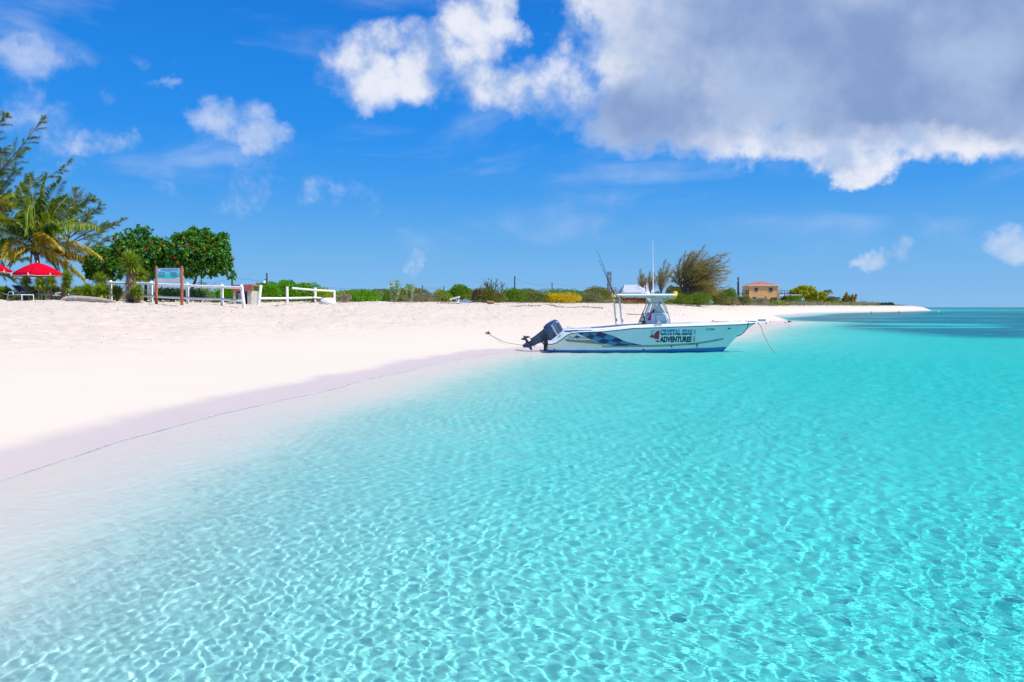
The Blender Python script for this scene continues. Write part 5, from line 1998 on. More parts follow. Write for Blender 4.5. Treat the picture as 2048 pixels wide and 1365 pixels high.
def build_scrub():
    """one ground-hugging mass of scrub behind the bushes, and grass wisps in front"""
    n = 46000
    px = rng.uniform(-300, 1760, n)
    Y = np.where(px < 700, rng.uniform(55, 80, n), np.where(px < 1200, 72 + (px - 700) * .03 + rng.uniform(0, 40, n) ** 1.0, 0))
    far = px >= 1200
    Y = np.where(far, 95 + np.clip(px - 1200, 0, None) ** 1.25 * .085 + rng.uniform(0, 60, n), Y)
    X = (px - 1024) / FPX * Y
    s = shore(X, Y)
    ok = s > 8
    X, Y, px = X[ok], Y[ok], px[ok]
    Z = ground(X, Y, None, False)
    n = len(X)
    hgt = (vnoise(X, Y, .18, 77) * .9 + vnoise(X, Y, .6, 78) * .5 + .15) * np.clip(Y / 100, 1, 1.8)
    P = np.stack([X, Y, Z + rng.uniform(0, 1, n) * hgt * .8], 1)
    A = rng.normal(size=(n, 3)) * .6 + [0, 0, .9]
    L = rng.uniform(.15, .4, n) * np.clip(Y / 90, .8, 2.2)
    mi = (vnoise(X, Y, .09, 5) > .5).astype(int)
    mi = np.where(rng.uniform(0, 1, n) < .2, 2, mi)
    o = link('scrub', leaf_mesh('scrub', P, A, L, L * .3, [lm_olive, lm_grey, lm_dry], mi))
    tag(o, 'low grey and olive scrub covering the ground behind the bushes', 'scrub', kind='stuff')
    # dune grass and dead leaves at the toe of the bushes
    n = 5000
    px = rng.uniform(500, 1560, n)
    Y = np.interp(px, [500, 700, 950, 1150, 1400, 1480, 1560], [50, 57, 66, 72, 92, 185, 250]) + rng.normal(0, 1.0, n)
    X = (px - 1024) / FPX * Y
    Z = ground(X, Y, None, True)
    clump = vnoise(X, Y, .5, 91) > .42
    X, Y, Z = X[clump], Y[clump], Z[clump]
    n = len(X)
    P = np.stack([X, Y, Z - .02], 1)
    A = rng.normal(size=(n, 3)) * .45 + [0, 0, .8]
    L = rng.uniform(.08, .3, n) * np.clip(Y / 70, .8, 1.6)
    o = link('dune_grass', leaf_mesh('dune_grass', P, A, L, .02 * np.clip(Y / 60, .8, 2), [lm_dry, lm_olive], (rng.uniform(0, 1, n) < .45).astype(int), tri=True))
    tag(o, 'sparse dry grass along the foot of the bushes', 'grass', kind='stuff')
    # leaf litter and seaweed crumbs over the dry sand
    n = 2600
    px = rng.uniform(0, 1560, n)
    q = rng.uniform(0, 1, n) ** .5
    Yb = np.interp(px, [0, 300, 500, 700, 950, 1150, 1400, 1560], [42, 40, 45, 55, 65, 70, 86, 120])
    Yf = np.interp(px, [0, 300, 500, 700, 950, 1150, 1400, 1560], [14, 20, 24, 28, 40, 44, 60, 96])
    Y = Yf + (Yb - Yf) * q
    X = (px - 1024) / FPX * Y
    s = shore(X, Y)
    ok = (s > 5) & (vnoise(X, Y, .35, 17) > .25)
    X, Y = X[ok], Y[ok]
    # wrack line drifts
    m = 2600
    t = rng.uniform(0, 1, m)
    pxw = 745 + t * 460
    Yw = np.interp(pxw, [745, 900, 1060, 1205], [62, 57, 60, 66]) + rng.normal(0, .35, m) + (vnoise(pxw, pxw * 0, .03, 3) - .5) * 4
    Xw = (pxw - 1024) / FPX * Yw
    k = vnoise(Xw, Yw, .5, 44) > .52
    X = np.concatenate([X, Xw[k]])
    Y = np.concatenate([Y, Yw[k]])
    Z = ground(X, Y)
    n = len(X)
    P = np.stack([X, Y, Z + .012], 1)
    A = rng.normal(size=(n, 3)) * [1, 1, .25]
    L = rng.uniform(.03, .11, n) * np.clip(Y / 45, .6, 1.4)
    up = unit(rng.normal(size=(n, 3)) * .4 + [0, 0, 1])
    o = link('leaf_litter', leaf_mesh('leaf_litter', P, A, L, L * .5, [leafmat('litter', [lin(96, 70, 52), lin(136, 104, 80), lin(70, 60, 56), lin(170, 130, 96)], trans=0)], up=up))
    tag(o, 'dead leaves and seaweed crumbs scattered over the dry sand', 'litter', kind='stuff')


build_scrub()


def build_mid_things():
    # milkweed
    for j, (px, py, Y, lab) in enumerate(((790, 563, 61, 'tallest pale-leaved milkweed shrub at the sand edge'), (820, 569, 61.5, 'pale-leaved milkweed shrub right of the tallest one'))):
        b = on(px, Y)
        h = at(0, py, Y).z - b.z
        t = thing('milkweed', lab, 'shrub', b, 'milkweed shrubs at the sand edge')
        st = MB()
        PP, AA = [], []
        for i in range(11):
            a = i * 2.4
            q = .15 + .45 * (i % 4) / 3
            e = Vector((q * math.cos(a) * (1.2 if j == 0 else .8), q * math.sin(a) * .6, h * (1 - .5 * q * (1 if i % 3 else .2))))
            L = bez(Vector((0, 0, -.1)), Vector((e.x * .7, e.y * .7, e.z * .4)), e, 8)
            st.tube(L, [.03 - .022 * k / 8 for k in range(9)], 5)
            for k in range(2, 9):
                for s_ in range(4):
                    ph = s_ * 1.57 + k * .8
                    PP.append(tuple(L[k]))
                    AA.append((math.cos(ph), math.sin(ph), .45))
        st.build('stems', [greywood], t)
        link('foliage', leaf_mesh('foliage', V(PP), V(AA) + rng.normal(size=(len(PP), 3)) * .2, rng.uniform(.13, .24, len(PP)), .12, [lm_pale], fold=.1), t)
    # bare twiggy shrub
    twig_bush('bare_shrub', 'bare wind-combed twiggy shrub rising above the olive bush', on(985, 69.5), 1.6, 1.0, at(0, 552, 69.5).z - on(985, 69.5).z, 46, darkbark, lm_olive, 1100, seed=4, tw=.022)
    twig_bush('bare_shrub', 'small bare grey shrub left of the milkweed', on(748, 62), .9, .6, at(0, 572, 62).z - on(748, 62).z, 30, greywood, lm_grey, 300, seed=5, tw=.014)
    # dead palm stump leaning
    b = on(944, 66.5)
    m = MB()
    e = at(957, 581, 66.5) - b
    m.tube([Vector((0, 0, -.1)), e * .5 + Vector((-.1, 0, .1)), e], [.18, .16, .22], 9)
    for k in range(16):
        a = k * 1.1
        m.tube([e, e + Vector((.3 * math.cos(a), .25 * math.sin(a), .05)), e + Vector((.5 * math.cos(a), .4 * math.sin(a), -.45 - .1 * (k % 3)))], [.05, .04, .01], 5, flat=.4)
    o = m.build('dead_stump', [simple('burnt_wood', lin(86, 58, 42), .9, .35, 12)])
    o.location = b
    tag(o, 'leaning brown dead palm stump with hanging fronds in the bushes', 'stump')
    # white trestle
    Y = 63.0
    b = on(910, Y)
    t = thing('trestle', 'white painted timber trestle tilted on the sand before the bushes', 'trestle', b)
    a, c = at(901.5, 599, Y) - b, at(918.5, 594.5, Y) - b
    q = MB()
    q.box((a + c) / 2, ((c - a).length + .1, .5, .12), 0, M=Matrix.Rotation(-math.atan2(c.z - a.z, c.x - a.x), 3, 'Y'))
    q.build('top_board', [whitepaint], t)
    for p0, p1 in (((902.3, 600), (903.2, 613)), ((917.3, 596), (918, 613)), ((911.6, 597), (916.8, 612))):
        P0, P1 = at(*p0, Y) - b, at(*p1, Y) - b
        P1.z = -.05
        q = MB()
        q.tube([P1 + Vector((0, -.18, 0)), P0 + Vector((0, -.14, 0))], .045, 4)
        q.build('leg', [whitepaint], t)
    # tarpaulin heap
    b = on(927, 64.5)
    vs, fs = [], []
    for i in range(13):
        for j in range(9):
            x, y = (i / 12 - .5) * 1.7, (j / 8 - .5) * 1.1
            r_ = max(0, 1 - (x / .85) ** 2 - (y / .55) ** 2)
            z = .36 * r_ ** .5 * (.75 + .35 * mnoise.noise(Vector((x * 3, y * 3, 0)))) if r_ > 0 else 0
            vs.append((x, y, z))
    fs = [(i * 9 + j, (i + 1) * 9 + j, (i + 1) * 9 + j + 1, i * 9 + j + 1) for i in range(12) for j in range(8)]
    o = MB().add(vs, fs, 0, False).build('tarpaulin', [simple('blue_grey_tarp', lin(96, 112, 136), .6, .15, 6)])
    o.location = b + Vector((0, 0, -.01))
    tag(o, 'crumpled blue-grey tarpaulin lying beside the white trestle', 'tarpaulin')
    # cut log, driftwood, boulder
    o = MB().tube([(-.25, .05, .13), (.28, -.05, .12)], [.14, .12], 10).build('cut_log', [simple('sawn_wood', lin(170, 124, 84), .85, .25, 6)])
    o.location = on(981, 61.5)
    tag(o, 'short sawn log lying on the sand below the bushes', 'log')
    o = MB().tube([(-1.0, 0, .05), (-.3, .05, .16), (.4, 0, .10), (1.0, .1, .04)], [.03, .05, .045, .02], 7).tube([(0, 0, .12), (.2, .1, .3)], [.03, .01], 5).build('driftwood', [darkbark])
    o.location = on(961, 64)
    tag(o, 'thin dark driftwood stick at the foot of the dead stump', 'driftwood')
    o = MB().tube([(-.55, .2, .06), (0, 0, .05), (.5, -.1, .03), (.75, -.1, .04)], [.035, .03, .025, .012], 6).build('driftwood', [darkbark])
    o.location = on(1263, 60)
    tag(o, 'dark driftwood stick on the sand seen under the boat hardtop', 'driftwood')
    b = on(657, 51.5)
    m = MB()
    m.lathe([(0, .42), (.18, .40), (.36, .30), (.45, .14), (.44, -.1), (0, -.1)], 12, (0, 0, 0), 0, None, True, 1.25, .8)
    m.v = [tuple(Vector(p) * (1 + .14 * mnoise.noise(Vector(p) * 2.5))) for p in m.v]
    o = m.build('boulder', [simple('white_stone', (.72, .71, .69, 1), .9, .08, 5, bump=.3)])
    o.location = b
    tag(o, 'white boulder at the far end of the overgrown fence', 'boulder')
    # fallen dead leaves drift before the hedge
    # pale dead plant between hedge and round bush
    twig_bush('dry_shrub', 'dry straw-coloured shrub between the overgrown fence and the rounded bush', on(688, 55.5), .6, .5, .75, 40, greywood, lm_dry, 900, seed=9, tw=.012)


build_mid_things()


def build_poles():
    k_ = 0
    ends = {}
    for px, yt, Y, lab in ((465.5, 550, 95, 'tall utility pole standing behind the bin shelter'), (404, 560, 120, 'utility pole seen under the flowering tree beside the sign'),
                           (845, 571, 170, 'thin utility pole right of the milkweed'), (888, 573, 185, 'shortest utility pole behind the yellow-green bush'),
                           (1029.5, 553, 130, 'tall utility pole right of the bare twiggy shrub'), (1104, 565, 190, 'utility pole above the golden bush'),
                           (1073, 582, 330, 'far short utility pole left of the golden bush'), (1248, 572, 240, 'utility pole left of the grey roof'),
                           (1291, 556, 170, 'utility pole behind the boat antenna'), (1474.5, 564, 215, 'thinner left pole of the pair beside the ochre house'), (1478, 555, 205, 'thicker leaning pole beside the ochre house')):
        b = on(px, Y)
        h = at(0, yt, Y).z - b.z
        r_ = .13 if Y < 200 else .16
        if px == 1478:
            r_ = .22
        t = thing('utility_pole', lab, 'utility pole', b, 'utility poles inland')
        lean = -.35 if px == 1478 else 0
        MB().tube([(0, 0, -.3), (lean, 0, h)], [r_, r_ * .75], 8).build('shaft', [polewood], t)
        q = MB()
        q.box((lean, 0, h - .5), (.10, 1.5, .10), 0)
        for y in (-.65, 0.05, .65):
            q.lathe([(0, 0), (.06, 0), (.05, .14), (0, .16)], 6, (lean, y, h - .45))
        q.build('crossarm', [polewood], t)
        ends[px] = b + Vector((lean, 0, h - .35))
    for i, (a, c, lab) in enumerate(((404, 465.5, 'overhead wire beside the flowering tree'), (465.5, 888, 'overhead wire running inland from the bin shelter pole'), (1029.5, 1104, 'overhead wire between the two poles above the golden bush'), (1104, 1248, 'overhead wire from the golden bush pole towards the grey roof'),
                                     (845, 888, 'overhead wire between the short poles'))):
        A, B_ = ends[a], ends[c]
        L = [A.lerp(B_, k / 14) - Vector((0, 0, 1.6 * 4 * (k / 14) * (1 - k / 14) * (A - B_).length / 150)) - A for k in range(15)]
        o = MB().tube(L, .014, 4).build('overhead_wire', [darkm])
        o.location = A
        tag(o, lab, 'wire', 'overhead wires')
    # street lamp
    b = on(535, 100)
    h = at(0, 547, 100).z - b.z
    t = thing('street_lamp', 'street lamp with a pale head above the bright green hedge', 'street lamp', b)
    MB().tube([(0, 0, -.3), (0, 0, h)], [.12, .09], 8).build('pole', [polewood], t)
    q = MB()
    q.tube([(0, 0, h - .8), (-.25, 0, h - .75), (-.30, 0, h - .9)], .05, 6)
    q.build('arm', [polewood], t)
    MB().lathe([(0, .15), (.12, .12), (.18, -.05), (.15, -.22), (0, -.26)], 10, (-.34, 0, h - 1.1)).build('lamp_head', [gel], t)
    # lattice tower
    Y = 420
    b = on(1218, Y)
    h = at(0, 545, Y).z - b.z
    t = thing('radio_tower', 'grey lattice radio tower far behind the fishing rods', 'tower', b)
    q = MB()
    w0, w1 = .75, .65
    for sx in (-1, 1):
        for sy in (-1, 1):
            q.tube([(sx * w0, sy * w0, -.5), (sx * w1, sy * w1, h)], .16, 4)
    n = 12
    for i in range(n):
        z0, z1 = h * i / n, h * (i + 1) / n
        for sx, sy, ex, ey in ((-1, -1, 1, -1), (1, -1, 1, 1), (1, 1, -1, 1), (-1, 1, -1, -1)):
            q.tube([(sx * .7, sy * .7, z0), (ex * .7, ey * .7, z1)], .09, 3)
            q.tube([(sx * .7, sy * .7, z1), (ex * .7, ey * .7, z1)], .07, 3)
    q.build('lattice', [galv], t)
    for i, z in enumerate((h * .96, h * .78, h * .60)):
        q = MB()
        for sx in (-1, 1):
            q.box((sx * .95, -.5, z), (.5, .4, 2.2), 0, bevel=.05)
        q.box((0, -1.3, z), (1.2, .3, 1.6), 0, bevel=.05)
        q.build('aerial_panel', [galv], t)
    # thin far mast and fence by the point
    b = on(1722, 420)
    t = thing('mast', 'thin pale mast on the point right of the upright casuarinas', 'mast', b)
    MB().tube([(0, 0, -.3), (0, 0, at(0, 596, 420).z - b.z)], [.14, .06], 6).build('pole', [galv], t)
    q = MB()
    q.box((0, -.3, .9), (1.4, .4, 1.2), 0, bevel=.05)
    q.build('equipment_box', [redrash], t)


build_poles()


def build_houses():
    # grey-roofed house behind the boat
    Y = 190.0
    b = on(1277, Y)
    k = Y / FPX
    z = lambda py: at(0, py, Y).z - b.z
    t = thing('house', 'low house with a pale grey hipped roof behind the boat hardtop', 'house', b)
    hw = 34 * k
    zt, ze = z(569.5), z(586)
    MB().box((0, 4, ze / 2 - .2), (hw * 1.85, 7.2, ze + .3), 0).build('wall', [concrete], t)
    r_ = MB()
    r_.add([(-hw, 0, ze), (hw, 0, ze), (hw, 8, ze), (-hw, 8, ze), (-hw * .72, 3.4, zt), (hw * .72, 3.4, zt), (hw * .72, 4.6, zt), (-hw * .72, 4.6, zt)],
           [(0, 1, 5, 4), (1, 2, 6, 5), (2, 3, 7, 6), (3, 0, 4, 7), (4, 5, 6, 7), (3, 2, 1, 0)])
    r_.build('roof', [lav], t)
    for x in (-hw * .5, hw * .5):
        w = MB()
        w.box((x, .41, ze * .55), (1.3, .06, 1.1), 0)
        wo_ = w.build('window', [whitepaint], t)
        MB().box((x, .37, ze * .55), (1.1, .04, .9), 0).build('pane', [paneglass], wo_)
    # ochre house
    Y = 282.0
    b = on(1526.5, Y)
    k = Y / FPX
    z = lambda py: at(0, py, Y).z - b.z
    t = thing('house', 'two-storey ochre house with a terracotta hipped roof facing the cove', 'house', b)
    hw = 29.2 * k
    ze = z(571.5)
    D_ = 8.5
    wl = MB()
    wl.box((0, D_ / 2, ze / 2 - .4), (2 * hw, D_, ze + .8), 0)
    wl.build('wall', [ochre], t)
    rf = MB()
    o = .35
    zt = z(562.5)
    rf.add([(-hw - o, -o, ze + .12), (hw + o, -o, ze + .12), (hw + o, D_ + o, ze + .12), (-hw - o, D_ + o, ze + .12), (-.4, D_ / 2, zt), (.4, D_ / 2, zt)],
           [(0, 1, 5, 4), (1, 2, 5), (2, 3, 4, 5), (3, 0, 4), (3, 2, 1, 0)])
    roof = rf.build('roof', [terracotta], t)
    fa = MB()
    fa.box((0, -o - .02, ze + .04), (2 * hw + 2 * o + .06, .06, .24), 0)
    for s_ in (-1, 1):
        fa.box((s_ * (hw + o + .03), D_ / 2, ze + .04), (.06, D_ + 2 * o, .24), 0)
    fa.build('fascia', [gel], roof)
    for px, py, w, h in ((1511.5, 580, 7.6, 7.0), (1540.5, 580, 8.2, 7.4), (1508, 597, 7.6, 5), (1531, 595.5, 3.6, 3.6)):
        x = (px - 1526.5) * k
        q = MB()
        ww, hh = w * k / 2, h * k / 2
        zz = z(py)
        for s_ in (-1, 1):
            q.box((x + s_ * ww, -.04, zz), (.09, .12, 2 * hh + .18), 0)
            q.box((x, -.04, zz + s_ * hh), (2 * ww - .09, .12, .09), 0)
        q.box((x, -.03, zz), (2 * ww - .09, .06, .06), 0)
        w_ = q.build('window', [MATS['weathered_timber']], t)
        MB().box((x, -.005, zz), (2 * ww - .05, .03, 2 * hh - .05), 0).build('pane', [paneglass], w_)
    q = MB()
    x = (1547 - 1526.5) * k
    q.box((x, -.02, z(600)), (13 * k, .10, 8.5 * k), 0)
    q.build('door', [simple('dark_doorway_timber', lin(66, 50, 40), .8, .2, 5)], t)
    # decks either side, raised on posts
    for name, a, c, lab in (('deck', 1484, 1497, None), ('deck', 1556.5, 1580, None)):
        q = MB()
        x0, x1 = (a - 1526.5) * k, (c - 1526.5) * k
        zd = z(588)
        q.box(((x0 + x1) / 2, 2, zd), (x1 - x0, 4, .22), 0)
        n = max(2, int((x1 - x0) / 1.0))
        for i in range(n + 1):
            x = x0 + (x1 - x0) * i / n
            q.box((x, .05, zd + .6), (.10, .10, 1.1), 0)
            if i % 2 == 0:
                q.box((x, .1, zd / 2 - .4), (.18, .18, zd + .6), 0)
        for h in (1.12, .6):
            q.box(((x0 + x1) / 2, .05, zd + h), (x1 - x0, .08, .10), 0)
        q.build('deck', [simple('dark_deck_timber_' + str(a), lin(48, 46, 62), .8, .2, 4)], t)
    q = MB()
    q.tube([(hw - .1, -.12, -.2), (hw - .1, -.12, ze)], .06, 6)
    q.build('downpipe', [whitepaint], t)
    # white awning
    b = on(1584, 292)
    k = 292 / FPX
    z = lambda py: at(0, py, 292).z - b.z
    t = thing('awning', 'white shade canopy on thin posts right of the ochre house', 'awning', b)
    q = MB()
    q.prism([(-20 * k, z(592.2)), (18 * k, z(591)), (18 * k, z(589.4)), (-14 * k, z(589.6))], 0, 3.5)
    q.build('canopy', [gel], t)
    for px in (-16, 0, 15):
        for y in (.2, 3.2):
            MB().tube([(px * k, y, -.2), (px * k, y, z(591.5))], .05, 6).build('post', [whitepaint], t)
    # upturned dinghy-like sheet below the windswept tree
    b = on(1414, 96)
    o = MB().lathe([(0, .5), (.35, .45), (.6, .25), (.62, 0), (0, 0)], 10, sx=1.2, sy=.5).build('water_tank', [simple('faded_teal_plastic', lin(120, 170, 176), .6, .1, 4)])
    o.location = b + Vector((0, 0, .3))
    tag(o, 'faded teal plastic tank half hidden in the bushes under the casuarina', 'tank')


build_houses()


def build_windswept():
    Y = 98.0
    base = on(1376, Y)
    L = lambda px, py, dy=0.0: at(px, py, Y + dy) - base
    tr = [([Vector((0, 0, -.2)), L(1369, 590), L(1362, 575), L(1356, 560)], [.28, .22, .16, .10]), ([Vector((0, 0, -.2)), L(1380, 588), L(1388, 572)], [.22, .18, .10]),
          ([L(1371, 592), L(1372, 575), L(1374, 558)], [.18, .14, .08])]
    spec = []
    starts = [(1366, 585), (1360, 572), (1372, 575), (1384, 580), (1378, 585)]
    ends = [(1352, 535), (1358, 522), (1368, 512), (1380, 513), (1386, 504), (1404, 500), (1396, 512), (1410, 510), (1420, 516), (1432, 512), (1450, 508), (1446, 516), (1456, 524), (1436, 524),
            (1452, 533), (1444, 541), (1458, 547), (1448, 556), (1438, 552), (1450, 562), (1430, 562), (1420, 535), (1405, 530), (1390, 525), (1440, 568), (1425, 575), (1410, 550), (1380, 530),
            (1400, 560), (1364, 530), (1374, 520), (1415, 522), (1428, 545), (1395, 540), (1350, 548), (1434, 535), (1456, 540), (1412, 565), (1388, 515), (1402, 521), (1345, 562), (1340, 575), (1440, 585), (1425, 588), (1405, 585), (1450, 575), (1336, 552), (1342, 540), (1385, 565), (1395, 575)]
    r = random.Random(12)
    for i, e in enumerate(ends):
        s = starts[i % 5] if e[0] > 1390 else starts[(i % 3)]
        mid = (s[0] + (e[0] - s[0]) * .32 - 4, s[1] + (e[1] - s[1]) * .62)
        dy = r.uniform(-2.2, 2.2)
        spec.append((L(*s), L(*mid, dy * .6), L(*e, dy)))
    needle_tree('casuarina_tree', 'large windswept casuarina leaning to the sea behind the boat', base, spec, lm_casb, tr, 36000, nl=.32, nw=.02, side=2.3, droop=-.02, wind=(1.0, 0, .25), seed=8, bk=darkbark, rs=1.2)
    # two thinner ones behind the T-top
    for j, (px, Y, tops, lab) in enumerate(((1284, 112, ((1279, 542), (1284, 552), (1290, 560), (1276, 560)), 'thin scraggly casuarina left of the boat antenna'),
                                            (1300, 114, ((1299, 545), (1307, 550), (1296, 556), (1310, 562)), 'thin scraggly casuarina directly behind the boat antenna'),
                                            (1322, 108, ((1328, 523), (1320, 540), (1334, 540), (1316, 545), (1338, 530), (1343, 545), (1312, 556)), 'slender casuarina between the boat antenna and the windswept one'))):
        base = on(px, Y)
        L = lambda a, b_, dy=0.0: at(a, b_, Y + dy) - base
        tr = [([Vector((0, 0, -.2)), L(px - 1, 580)], [.12, .09])]
        spec = [(L(px, 590), L(px + (e[0] - px) * .3 - 2, (590 + e[1]) / 2, .3 * i), L(*e, .3 * i - .5)) for i, e in enumerate(tops)] * 2
        needle_tree('casuarina_tree', lab, base, spec, lm_casb, tr, 3000 if j < 2 else 5500, nl=.32, nw=.018, side=1.3, droop=-.1, wind=(.5, 0, .5), seed=20 + j, bk=darkbark, rs=.9)


build_windswept()


def build_right_trees():
    def crown_tree(name, lab, px, Y, blobs, m, n, leaf, seed, cat='tree'):
        k = Y / FPX
        base = on(px, Y)
        bl = [(at(a, b_, Y), rx * k, rx * k * .8, rz * k) for a, b_, rx, rz in blobs]
        t = broadleaf(name, lab, base, bl, [base - Vector((0, 0, .2)), base + Vector((.1, 0, 1.2))], n, leaf, m, seed, cat=cat, limbs=8)
        return t
    crown_tree('broadleaf_tree', 'yellow-green rounded tree nearest the white awning', 1597, 312, [(1598, 585, 15, 10), (1588, 586, 10, 7), (1604, 578, 9, 6)], lm_yellow, 4200, .62, 31)
    crown_tree('broadleaf_tree', 'taller yellow-green rounded tree right of the one by the awning', 1618, 316, [(1618, 586, 14, 14), (1612, 578, 9, 6), (1626, 590, 10, 10), (1620, 600, 12, 8)], lm_yellow, 4600, .62, 32)
    crown_tree('broadleaf_tree', 'small yellow-green tree before the far palm', 1642, 325, [(1643, 592, 9, 8), (1638, 598, 8, 6)], lm_yellow, 2000, .6, 33)
    twig_bush('bare_shrub', 'bare grey shrub behind the deck rail of the ochre house', on(1561, 296), 3.0, 1.5, at(0, 566, 296).z - on(1561, 296).z, 34, greywood, lm_grey, 500, seed=11, tw=.05)
    twig_bush('bare_shrub', 'bare brown shrub between the two yellow-green trees', on(1606, 322), 3.6, 1.5, at(0, 570, 322).z - on(1606, 322).z, 34, bark, lm_olive, 500, seed=12, tw=.05)
    twig_bush('bare_shrub', 'wispy grey shrub right of the windswept casuarina', on(1459, 185), 2.4, 1.5, at(0, 566, 185).z - on(1459, 185).z, 40, greywood, lm_grey, 700, seed=13, tw=.03)
    # far palms
    for j, (px, py, Y, lab) in enumerate(((1654, 585, 345, 'distant palm right of the yellow-green trees'), (1674, 598, 365, 'smallest distant palm beside the upright casuarinas'))):
        base = on(px, Y)
        c = at(px, py, Y)
        k = Y / FPX
        fr = []
        for i in range(14):
            a = i * 2.4
            l = (9 if j == 0 else 6) * k * (.8 + .3 * (i % 3) / 2)
            fr.append((c + Vector((l * .5 * math.cos(a), l * .5 * math.sin(a), l * .7)), c + Vector((l * math.cos(a), l * math.sin(a), -l * (.1 + .25 * (i % 4)) + .2)), 'g', l * .35, .6))
        build_palm('palm_tree', lab, base, c, fr, 10 + j)
    # pale upright casuarinas
    for j, (px, tops, lab) in enumerate(((1692, ((1692, 587), (1687, 595), (1697, 593), (1690, 590), (1684, 600)), 'pale upright casuarina, taller of the pair on the far sand'), (1703, ((1704, 592), (1700, 598), (1708, 596), (1711, 591)), 'pale upright casuarina, right one of the pair on the far sand'))):
        Y = 350.0
        base = on(px, Y)
        L = lambda a, b_, dy=0.0: at(a, b_, Y + dy) - base
        spec = [(L(px, 611), L(px + (e[0] - px) * .8, (612 + e[1]) / 2), L(*e, .5 * i - 1)) for i, e in enumerate(tops)] * 3
        needle_tree('casuarina_tree', lab, base, spec, lm_casb, [([Vector((0, 0, -.2)), L(px, 605)], [.2, .12])], 5000, nl=.9, nw=.09, side=1.3, droop=-.3, wind=(.1, 0, .4), seed=40 + j, rs=1.2)
    # far tree line on the next point
    r = random.Random(3)
    specs = [(1729, 605, 770), (1736, 608, 780), (1742, 607, 790), (1747, 606.5, 800), (1752, 607, 810), (1757, 606.5, 820), (1762, 606.5, 830), (1767, 606.8, 840), (1771, 606.2, 850), (1779, 606.0, 870), (1783, 606.5, 880)]
    for i, (px, py, Y) in enumerate(specs):
        base = on(px, Y)
        k = Y / FPX
        h = at(0, py, Y).z - base.z
        bl = [(base + Vector((r.uniform(-.4, .4), 0, h * .62)), 3.0 * k, 3.0 * k, h * .36), (base + Vector((r.uniform(-.8, .8), 0, h * .35)), 2.6 * k, 3 * k, h * .3)]
        ord_ = ['first', 'second', 'third', 'fourth', 'fifth', 'sixth', 'seventh', 'eighth', 'ninth', 'tenth', 'last'][i]
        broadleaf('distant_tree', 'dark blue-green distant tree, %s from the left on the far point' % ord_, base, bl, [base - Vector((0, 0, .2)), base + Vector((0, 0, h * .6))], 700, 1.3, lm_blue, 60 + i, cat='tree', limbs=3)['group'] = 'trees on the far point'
    # far low scrub line of the point
    n = 2500
    px = rng.uniform(1690, 1836, n)
    Y = np.interp(px, [1690, 1780, 1836], [740, 880, 960]) + rng.uniform(-30, 30, n)
    X = (px - 1024) / FPX * Y
    Z = ground(X, Y, None, False)
    ok = Z > .5
    P = np.stack([X, Y, Z + rng.uniform(0, 1.1, n)], 1)[ok]
    n = len(P)
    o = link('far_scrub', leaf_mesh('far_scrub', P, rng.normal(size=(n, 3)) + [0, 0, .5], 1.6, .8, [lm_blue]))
    tag(o, 'low dark scrub along the distant point', 'scrub', kind='stuff')


build_right_trees()


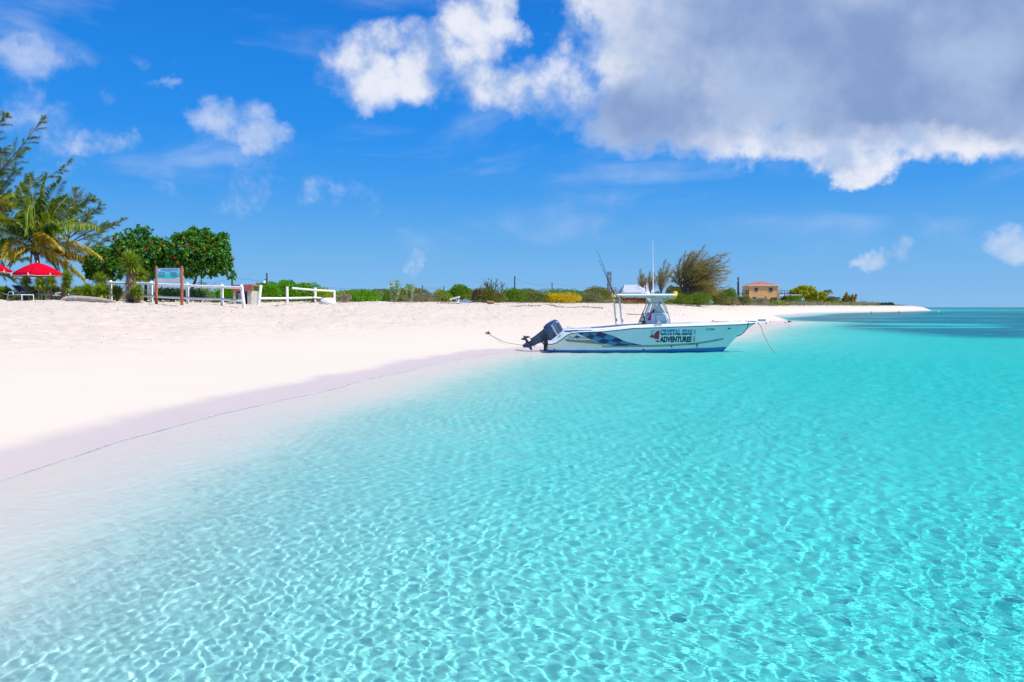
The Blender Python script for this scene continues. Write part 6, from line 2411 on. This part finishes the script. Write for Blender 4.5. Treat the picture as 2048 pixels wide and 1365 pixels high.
# ------------------------------------------------------------------ swimmers and buoy
def swimmer(px, py, label, shirt, rz):
    Y = {1742: 262, 1797: 300}[px]
    x = AX(px, Y)
    t = thing('person', label, 'person', (x, Y, 0), 'swimmers in the cove', rz)
    me = D.meshes.new('body')
    J = [(0, 0, -.45), (0, 0, -.15), (0, 0, .08), (0, 0, .22), (0, 0, .30), (0, -.01, .40), (0, -.01, .50),
         (-.19, 0, .15), (-.34, -.10, -.02), (-.30, -.35, -.06), (.19, 0, .15), (.34, -.10, -.02), (.30, -.35, -.06)]
    E_ = [(0, 1), (1, 2), (2, 3), (3, 4), (4, 5), (5, 6), (2, 7), (7, 8), (8, 9), (2, 10), (10, 11), (11, 12)]
    rad = [.13, .15, .16, .06, .055, .095, .07, .06, .045, .03, .06, .045, .03]
    me.from_pydata(J, E_, [])
    o = link('body', me, t)
    me.materials.append(skin)
    sk = o.modifiers.new('skin', 'SKIN')
    for v, r_ in zip(me.skin_vertices[0].data, rad):
        v.radius = (r_, r_ * .8)
    me.skin_vertices[0].data[0].use_root = True
    o.modifiers.new('sub', 'SUBSURF').render_levels = 2
    h = MB()
    h.lathe([(0, .12), (.06, .11), (.10, .05), (.112, -.02), (.09, -.06)], 14, (0, .015, .47))
    h.build('hair', [darkhair], t)
    s_ = MB()
    s_.lathe([(.14, -.5), (.17, -.15), (.185, .05), (.15, .17), (.07, .22)], 16, (0, 0, 0), 0, None, True, 1.15, .85)
    s_.build('shirt', [shirt], t)


swimmer(1742, 625, 'swimmer in a red shirt standing in the cove nearest the beach', redrash, 2.8)
swimmer(1797, 625, 'swimmer in a dark shirt further out along the far beach', darkm, 2.4)
t = thing('buoy', 'small white marker buoy floating off the tip of the far beach', 'buoy', (AX(1876, 330), 330, 0))
MB().lathe([(0, -.35), (.28, -.25), (.36, 0), (.3, .25), (.12, .4), (0, .42)], 14).build('float', [gel], t)
MB().tube([(0, 0, .35), (0, 0, 1.3)], .04, 6).box((.12, 0, 1.15), (.26, .03, .24), 0).build('staff', [gel], t)
# small birds on the spit
for i, (px, Y) in enumerate(((1532, 84), (1541, 88), (1571, 92), (1577, 95))):
    b = on(px, Y)
    o = MB()
    o.lathe([(0, -.12), (.035, -.09), (.05, -.02), (.045, .05), (.02, .11), (0, .13)], 10, (0, 0, .13), 0, Matrix.Rotation(R(75), 3, 'Y'))
    o.lathe([(0, -.03), (.028, -.01), (.028, .02), (0, .035)], 8, (.10, 0, .20))
    o.tube([(.12, 0, .20), (.17, 0, .195)], [.008, .002], 4)
    for s_ in (-.015, .015):
        o.tube([(0, s_, .10), (.01, s_, 0)], .005, 4)
    o = o.build('shore_bird', [simple('bird_feather', lin(110, 96, 84), .8, .2, 20) if i == 0 else MATS['bird_feather']])
    o.location = b
    o.rotation_euler = (0, 0, i * 1.3)
    tag(o, ['small brown shore bird nearest the bow on the sand spit', 'brown shore bird second from the bow on the sand spit', 'brown shore bird third from the bow on the sand spit', 'brown shore bird at the tip of the sand spit'][i], 'bird', 'shore birds on the sand spit')
o = MB().lathe([(0, .16), (.12, .13), (.2, .04), (.2, -.1), (0, -.1)], 10, (0, 0, 0), 0, None, True, 1.4, .8).build('rock', [simple('dark_rock', lin(80, 66, 60), .9, .2, 8)])
o.location = (AX(1578, 99), 99, gz(AX(1578, 99), 99))
tag(o, 'small dark rock at the tip of the sand spit', 'rock')
